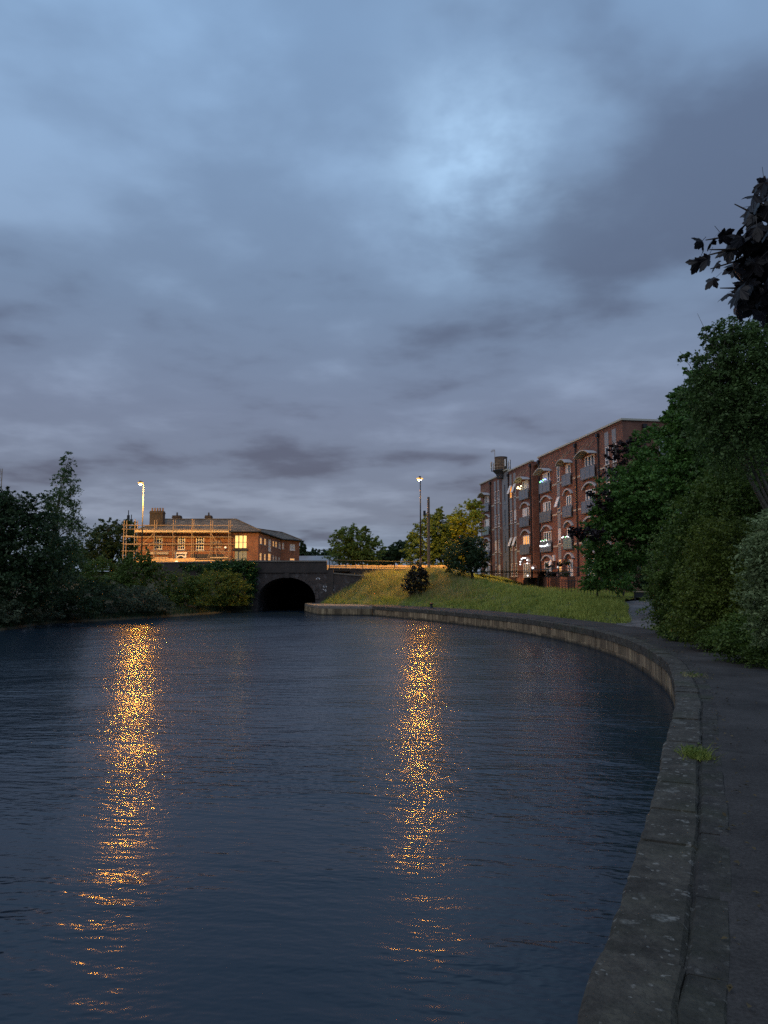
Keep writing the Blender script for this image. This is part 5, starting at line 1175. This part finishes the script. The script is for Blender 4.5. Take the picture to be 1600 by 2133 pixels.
tree('spruce_tree', 'small pointed conifer at the right end of the brick house', 'tree', (-15.6, 142, 2.8),
     [(629, 1128, 140, 3, 8), (630, 1142, 140, 7, 10), (631, 1156, 140, 11, 12)], 3500, .4, 'lf_dark', 136, .2)
gfar = 'low trees on the far skyline'
for k, (px, py, rx, ry, Y, lab) in enumerate(((655, 1158, 24, 12, 190, 'low far tree just right of the conifer'), (690, 1155, 20, 14, 190, 'low far tree left of the tree behind the railing'), (805, 1158, 24, 18, 170, 'low far tree right of the tree behind the railing'), (832, 1148, 22, 22, 170, 'taller far tree left of the lamp post'), (150, 1165, 40, 30, 150, 'far tree behind the left bank birch'), (790, 1168, 30, 8, 180, 'lowest hedge like tree behind the road railing'))):
    p = at(px, py, Y); tree('far_tree', lab, 'tree', (p.x, Y, 2.86), [(px, py, Y, rx, ry), (px - rx * .5, py + 4, Y, rx * .6, ry * .8), (px + rx * .5, py + 3, Y, rx * .6, ry * .75)], 5000, .5, 'lf_lit' if k == 5 else 'lf_dark', 150 + k, .3, group=gfar)

# --- grass on the bank
def scatter_quad_surface(Pg, n, g, wfun=None):
    a, b = Pg.shape[:2]
    A, B, Cc, Dd = Pg[:-1, :-1], Pg[1:, :-1], Pg[1:, 1:], Pg[:-1, 1:]
    area = np.linalg.norm(np.cross(B - A, Dd - A), axis=-1).ravel(); 
    if wfun is not None: area = area * wfun(A.reshape(-1, 3))
    i = g.choice(len(area), n, p=area / area.sum()); u, v = g.random(n)[:, None], g.random(n)[:, None]
    A, B, Cc, Dd = [q.reshape(-1, 3)[i] for q in (A, B, Cc, Dd)]
    return A * (1 - u) * (1 - v) + B * u * (1 - v) + Cc * u * v + Dd * (1 - u) * v
def blades(P0, h, w, g, lean=.45):
    n = len(P0); th = g.random(n) * 2 * math.pi
    tus = .75 + .55 * np.sin(P0[:, 0] * 2.3 + 1.7 * np.sin(P0[:, 1] * .9)) * np.sin(P0[:, 1] * 1.7 + 1.3 * np.sin(P0[:, 0] * 1.1))
    hh = h * (.4 + g.random(n)) * np.clip(tus, .3, 1.6)
    side = np.stack([np.cos(th), np.sin(th), np.zeros(n)], 1) * w
    ln = g.normal(0, lean, (n, 3)) * hh[:, None]; ln[:, 2] = hh
    return np.stack([P0 - side, P0 + side, P0 + ln], 1).reshape(-1, 3)
g = np.random.default_rng(77)
P0 = scatter_quad_surface(EB[:, :34], 110000, g)
tag(place('grass', np_mesh('grass', blades(P0, .26, .022, g), 3, M['grass_bank'])), 'long green grass covering the bank above the towpath', 'grass', kind='stuff')
def wdry(p): return np.clip((p[:, 1] - 47) / 10, .08, 1) * np.clip(p[:, 2] / .8, .05, 1) * np.clip((7.5 - p[:, 0]) / 3, .03, 1)
P0 = scatter_quad_surface(EB[:, 2:26], 20000, g, wdry)
tag(place('dry_grass', np_mesh('dry_grass', blades(P0, .48, .016, g, .3), 3, M['grass_dry'])), 'taller dry seeding grass on the upper bank by the bridge', 'grass', kind='stuff')
P0 = scatter_quad_surface(RB[:, :2], 14000, g)
tag(place('verge_grass', np_mesh('verge_grass', blades(P0, .16, .010, g), 3, M['grass_bank'])), 'short weeds along the foot of the hedge beside the towpath', 'grass', kind='stuff')
P0 = scatter_quad_surface(LB[20:, 1:3], 9000, g)
tag(place('waterside_grass', np_mesh('waterside_grass', blades(P0, .38, .025, g), 3, M['lf_dark'])), 'rank grass hanging over the left water edge', 'grass', kind='stuff')
# weeds in the coping joints
def weed(name, label, px, py, n, r, h, seed, mat='grass_bank'):
    p = ground(px, py, 0.0); g = np.random.default_rng(seed); t = thing(name, label, 'weed', (p.x, p.y, 0.0), group='weeds in the quay stones')
    c = g.normal(size=(n, 3)) * [r * .45, r * .75, 0]; c[:, 2] = -.01
    V = blades(c, h, .006, g, .9); place('blades', np_mesh('blades', V, 3, M[mat]), t)
    c = g.normal(size=(n // 3, 3)) * [r * .4, r * .6, .03]; c[:, 2] = np.abs(c[:, 2]) + .02
    place('leaves', np_mesh('leaves', quads(c, .045, g), 4, M['lf_lit']), t)
weed('grass_tuft', 'bright green grass tuft growing between coping and edging stones', 1450, 1574, 380, .13, .10, 1)
weed('small_weed', 'tiny weed on the coping beyond the grass tuft', 1442, 1408, 90, .2, .08, 3, 'grass_dry')

# --- near maple branch hanging in from the upper right
mt = thing('purple_maple', 'dark purple maple whose leafy branch hangs in from the upper right', 'tree', (5.6, 5.2, .1))
mo = Vector((5.6, 5.2, .1))
mb = MB(); mb.tube([(0, 0, -.2), (.05, 0, 1.5), (-.1, -.1, 3.2), (-.2, -.1, 5.0), (.1, .2, 7.0)], [.16, .14, .12, .09, .03], 10); mb.smooth = True; mb.build('trunk', M['bark'], mt)
stem = [Vector((-.15, -.1, 3.9)), at(1760, 470, 4.6) - mo, at(1660, 500, 4.4) - mo, at(1590, 520, 4.25) - mo, at(1530, 520, 4.2) - mo, at(1478, 520, 4.15) - mo]
bo = MB().tube(stem, [.05, .032, .02, .012, .007, .003], 7).build('branch', M['bark'], mt)
twigs = [[at(1585, 520, 4.25), at(1530, 545, 4.22), at(1480, 560, 4.2)], [at(1600, 460, 4.3), at(1560, 440, 4.28), at(1530, 425, 4.28)], [at(1560, 590, 4.25), at(1530, 600, 4.22), at(1500, 600, 4.2)], [at(1540, 515, 4.2), at(1500, 525, 4.2), at(1462, 535, 4.2)], [at(1640, 505, 4.35), at(1600, 450, 4.3), at(1575, 400, 4.3)], [at(1610, 515, 4.3), at(1570, 580, 4.25), at(1535, 615, 4.25)], [at(1560, 520, 4.22), at(1500, 495, 4.2), at(1470, 500, 4.2)], [at(1640, 520, 4.35), at(1620, 590, 4.3), at(1590, 640, 4.3)]]
for tw_ in twigs: MB().tube([p - mo for p in tw_], [.010, .006, .003], 5).build('twig', M['bark'], bo)
def maple_leaf(seed):
    g = random.Random(seed); pts = []
    lobes = [(-135, .50), (-72, .82), (0, 1.0), (72, .82), (135, .50)]
    out = []
    for k, (a, l) in enumerate(lobes):
        a = a + g.uniform(-5, 5); l *= g.uniform(.92, 1.08)
        for da, f in ((-30, .62), (-21, .80), (-15, .78), (-8, .90), (0, 1.0), (8, .90), (15, .78), (21, .80), (30, .62)): out.append((a + da, l * f))
    out.sort(); 
    v = [(0, 0, 0)]
    for a, l in out:
        x, y = math.sin(R(a)) * l, math.cos(R(a)) * l; v.append((x * .55, y * .55, -.22 * (x * x + y * y) - .10 * abs(x)))
    n = len(out); f = [(0, k + 2, k + 1) for k in range(n - 1)] + [(0, 1, n)]
    q = len(v); v += [(-.012, 0, 0), (.012, 0, 0), (.010, -.5, .06), (-.010, -.5, .06)]; f.append((q, q + 1, q + 2, q + 3))      # the stalk
    me = bpy.data.meshes.new('leaf'); me.from_pydata(v, [], f); me.update(); me.materials.append(M['lf_maple']); return me
lms = [maple_leaf(k) for k in range(4)]
g = random.Random(21)
spots = [(1462, 503), (1455, 545), (1484, 500), (1492, 548), (1474, 540), (1486, 583), (1505, 490), (1515, 612), (1530, 498), (1540, 480), (1528, 560), (1550, 530), (1556, 610), (1535, 640), (1575, 640), (1585, 610), (1600, 560), (1560, 430), (1580, 420), (1595, 400), (1570, 405), (1592, 380), (1600, 430), (1575, 460), (1600, 480), (1555, 555), (1580, 540), (1570, 500), (1545, 590), (1600, 590), (1600, 630), (1590, 655), (1570, 585), (1520, 520)]
spots += [(g.uniform(1570, 1760), g.uniform(380, 660)) for _ in range(70)] + [(g.uniform(1535, 1640), g.uniform(480, 640)) for _ in range(46)]
for k, (px, py) in enumerate(spots):
    Y = 4.2 + g.uniform(-.15, .25) + max(0, px - 1600) * .0015; p = at(px, py, Y) - mo
    sz = g.uniform(.15, .20) * (.72 if px < 1520 else 1.0)
    tip = Vector((g.gauss(-.45, .45), g.gauss(0, .5), g.gauss(-.8, .35))).normalized()
    nr_ = Vector((g.gauss(-.2, .7), g.gauss(-.55, .5), g.gauss(.55, .5))); nr_ = (nr_ - tip * nr_.dot(tip)).normalized()
    rm = Matrix((tip.cross(nr_), tip, nr_)).transposed()
    lo_ = place('leaf', lms[k % 4], bo, p, rm.to_euler())
    lo_.scale = (sz, sz, sz)
# that crown enlarged above and outside the picture, unseen, to shade the towpath
V = cloud([((-.6, .3, 5.6), (2.6, 3.0, 1.9)), ((-1.2, -3.5, 5.4), (3.2, 3.0, 2.0)), ((.6, 2.2, 5.5), (2.6, 3.0, 2.2)), ((-2.6, -6.0, 5.6), (3.2, 3.0, 2.0)), ((1.5, -1.5, 3.6), (1.6, 3.5, 2.0))], 14000, .2, 171)
w_ = V.reshape(-1, 4, 3).mean(1) + np.array(mo); ang = np.abs(w_[:, 0]) / np.maximum(w_[:, 1], .1)
keep = ~((ang < 800 / 1570 + .06) & (w_[:, 1] > 0)); V = V.reshape(-1, 4, 3)[keep].reshape(-1, 3)
place('crown', np_mesh('crown', V, 4, M['lf_maple']), mt)

g = np.random.default_rng(91)
P0 = np.concatenate([scatter_quad_surface(TP[8:60, 5:7], 700, g), scatter_quad_surface(TP[8:60, 0:2], 350, g), scatter_quad_surface(TP[8:80], 350, g)]); P0[:, 2] = .010
V = quads(P0, .036, g, np.tile(np.array([0, 0, 4.0]), (len(P0), 1)))
tag(place('leaf_litter', np_mesh('leaf_litter', V, 4, M['litter'])), 'small fallen leaves scattered on the towpath tarmac', 'leaf litter', kind='stuff')
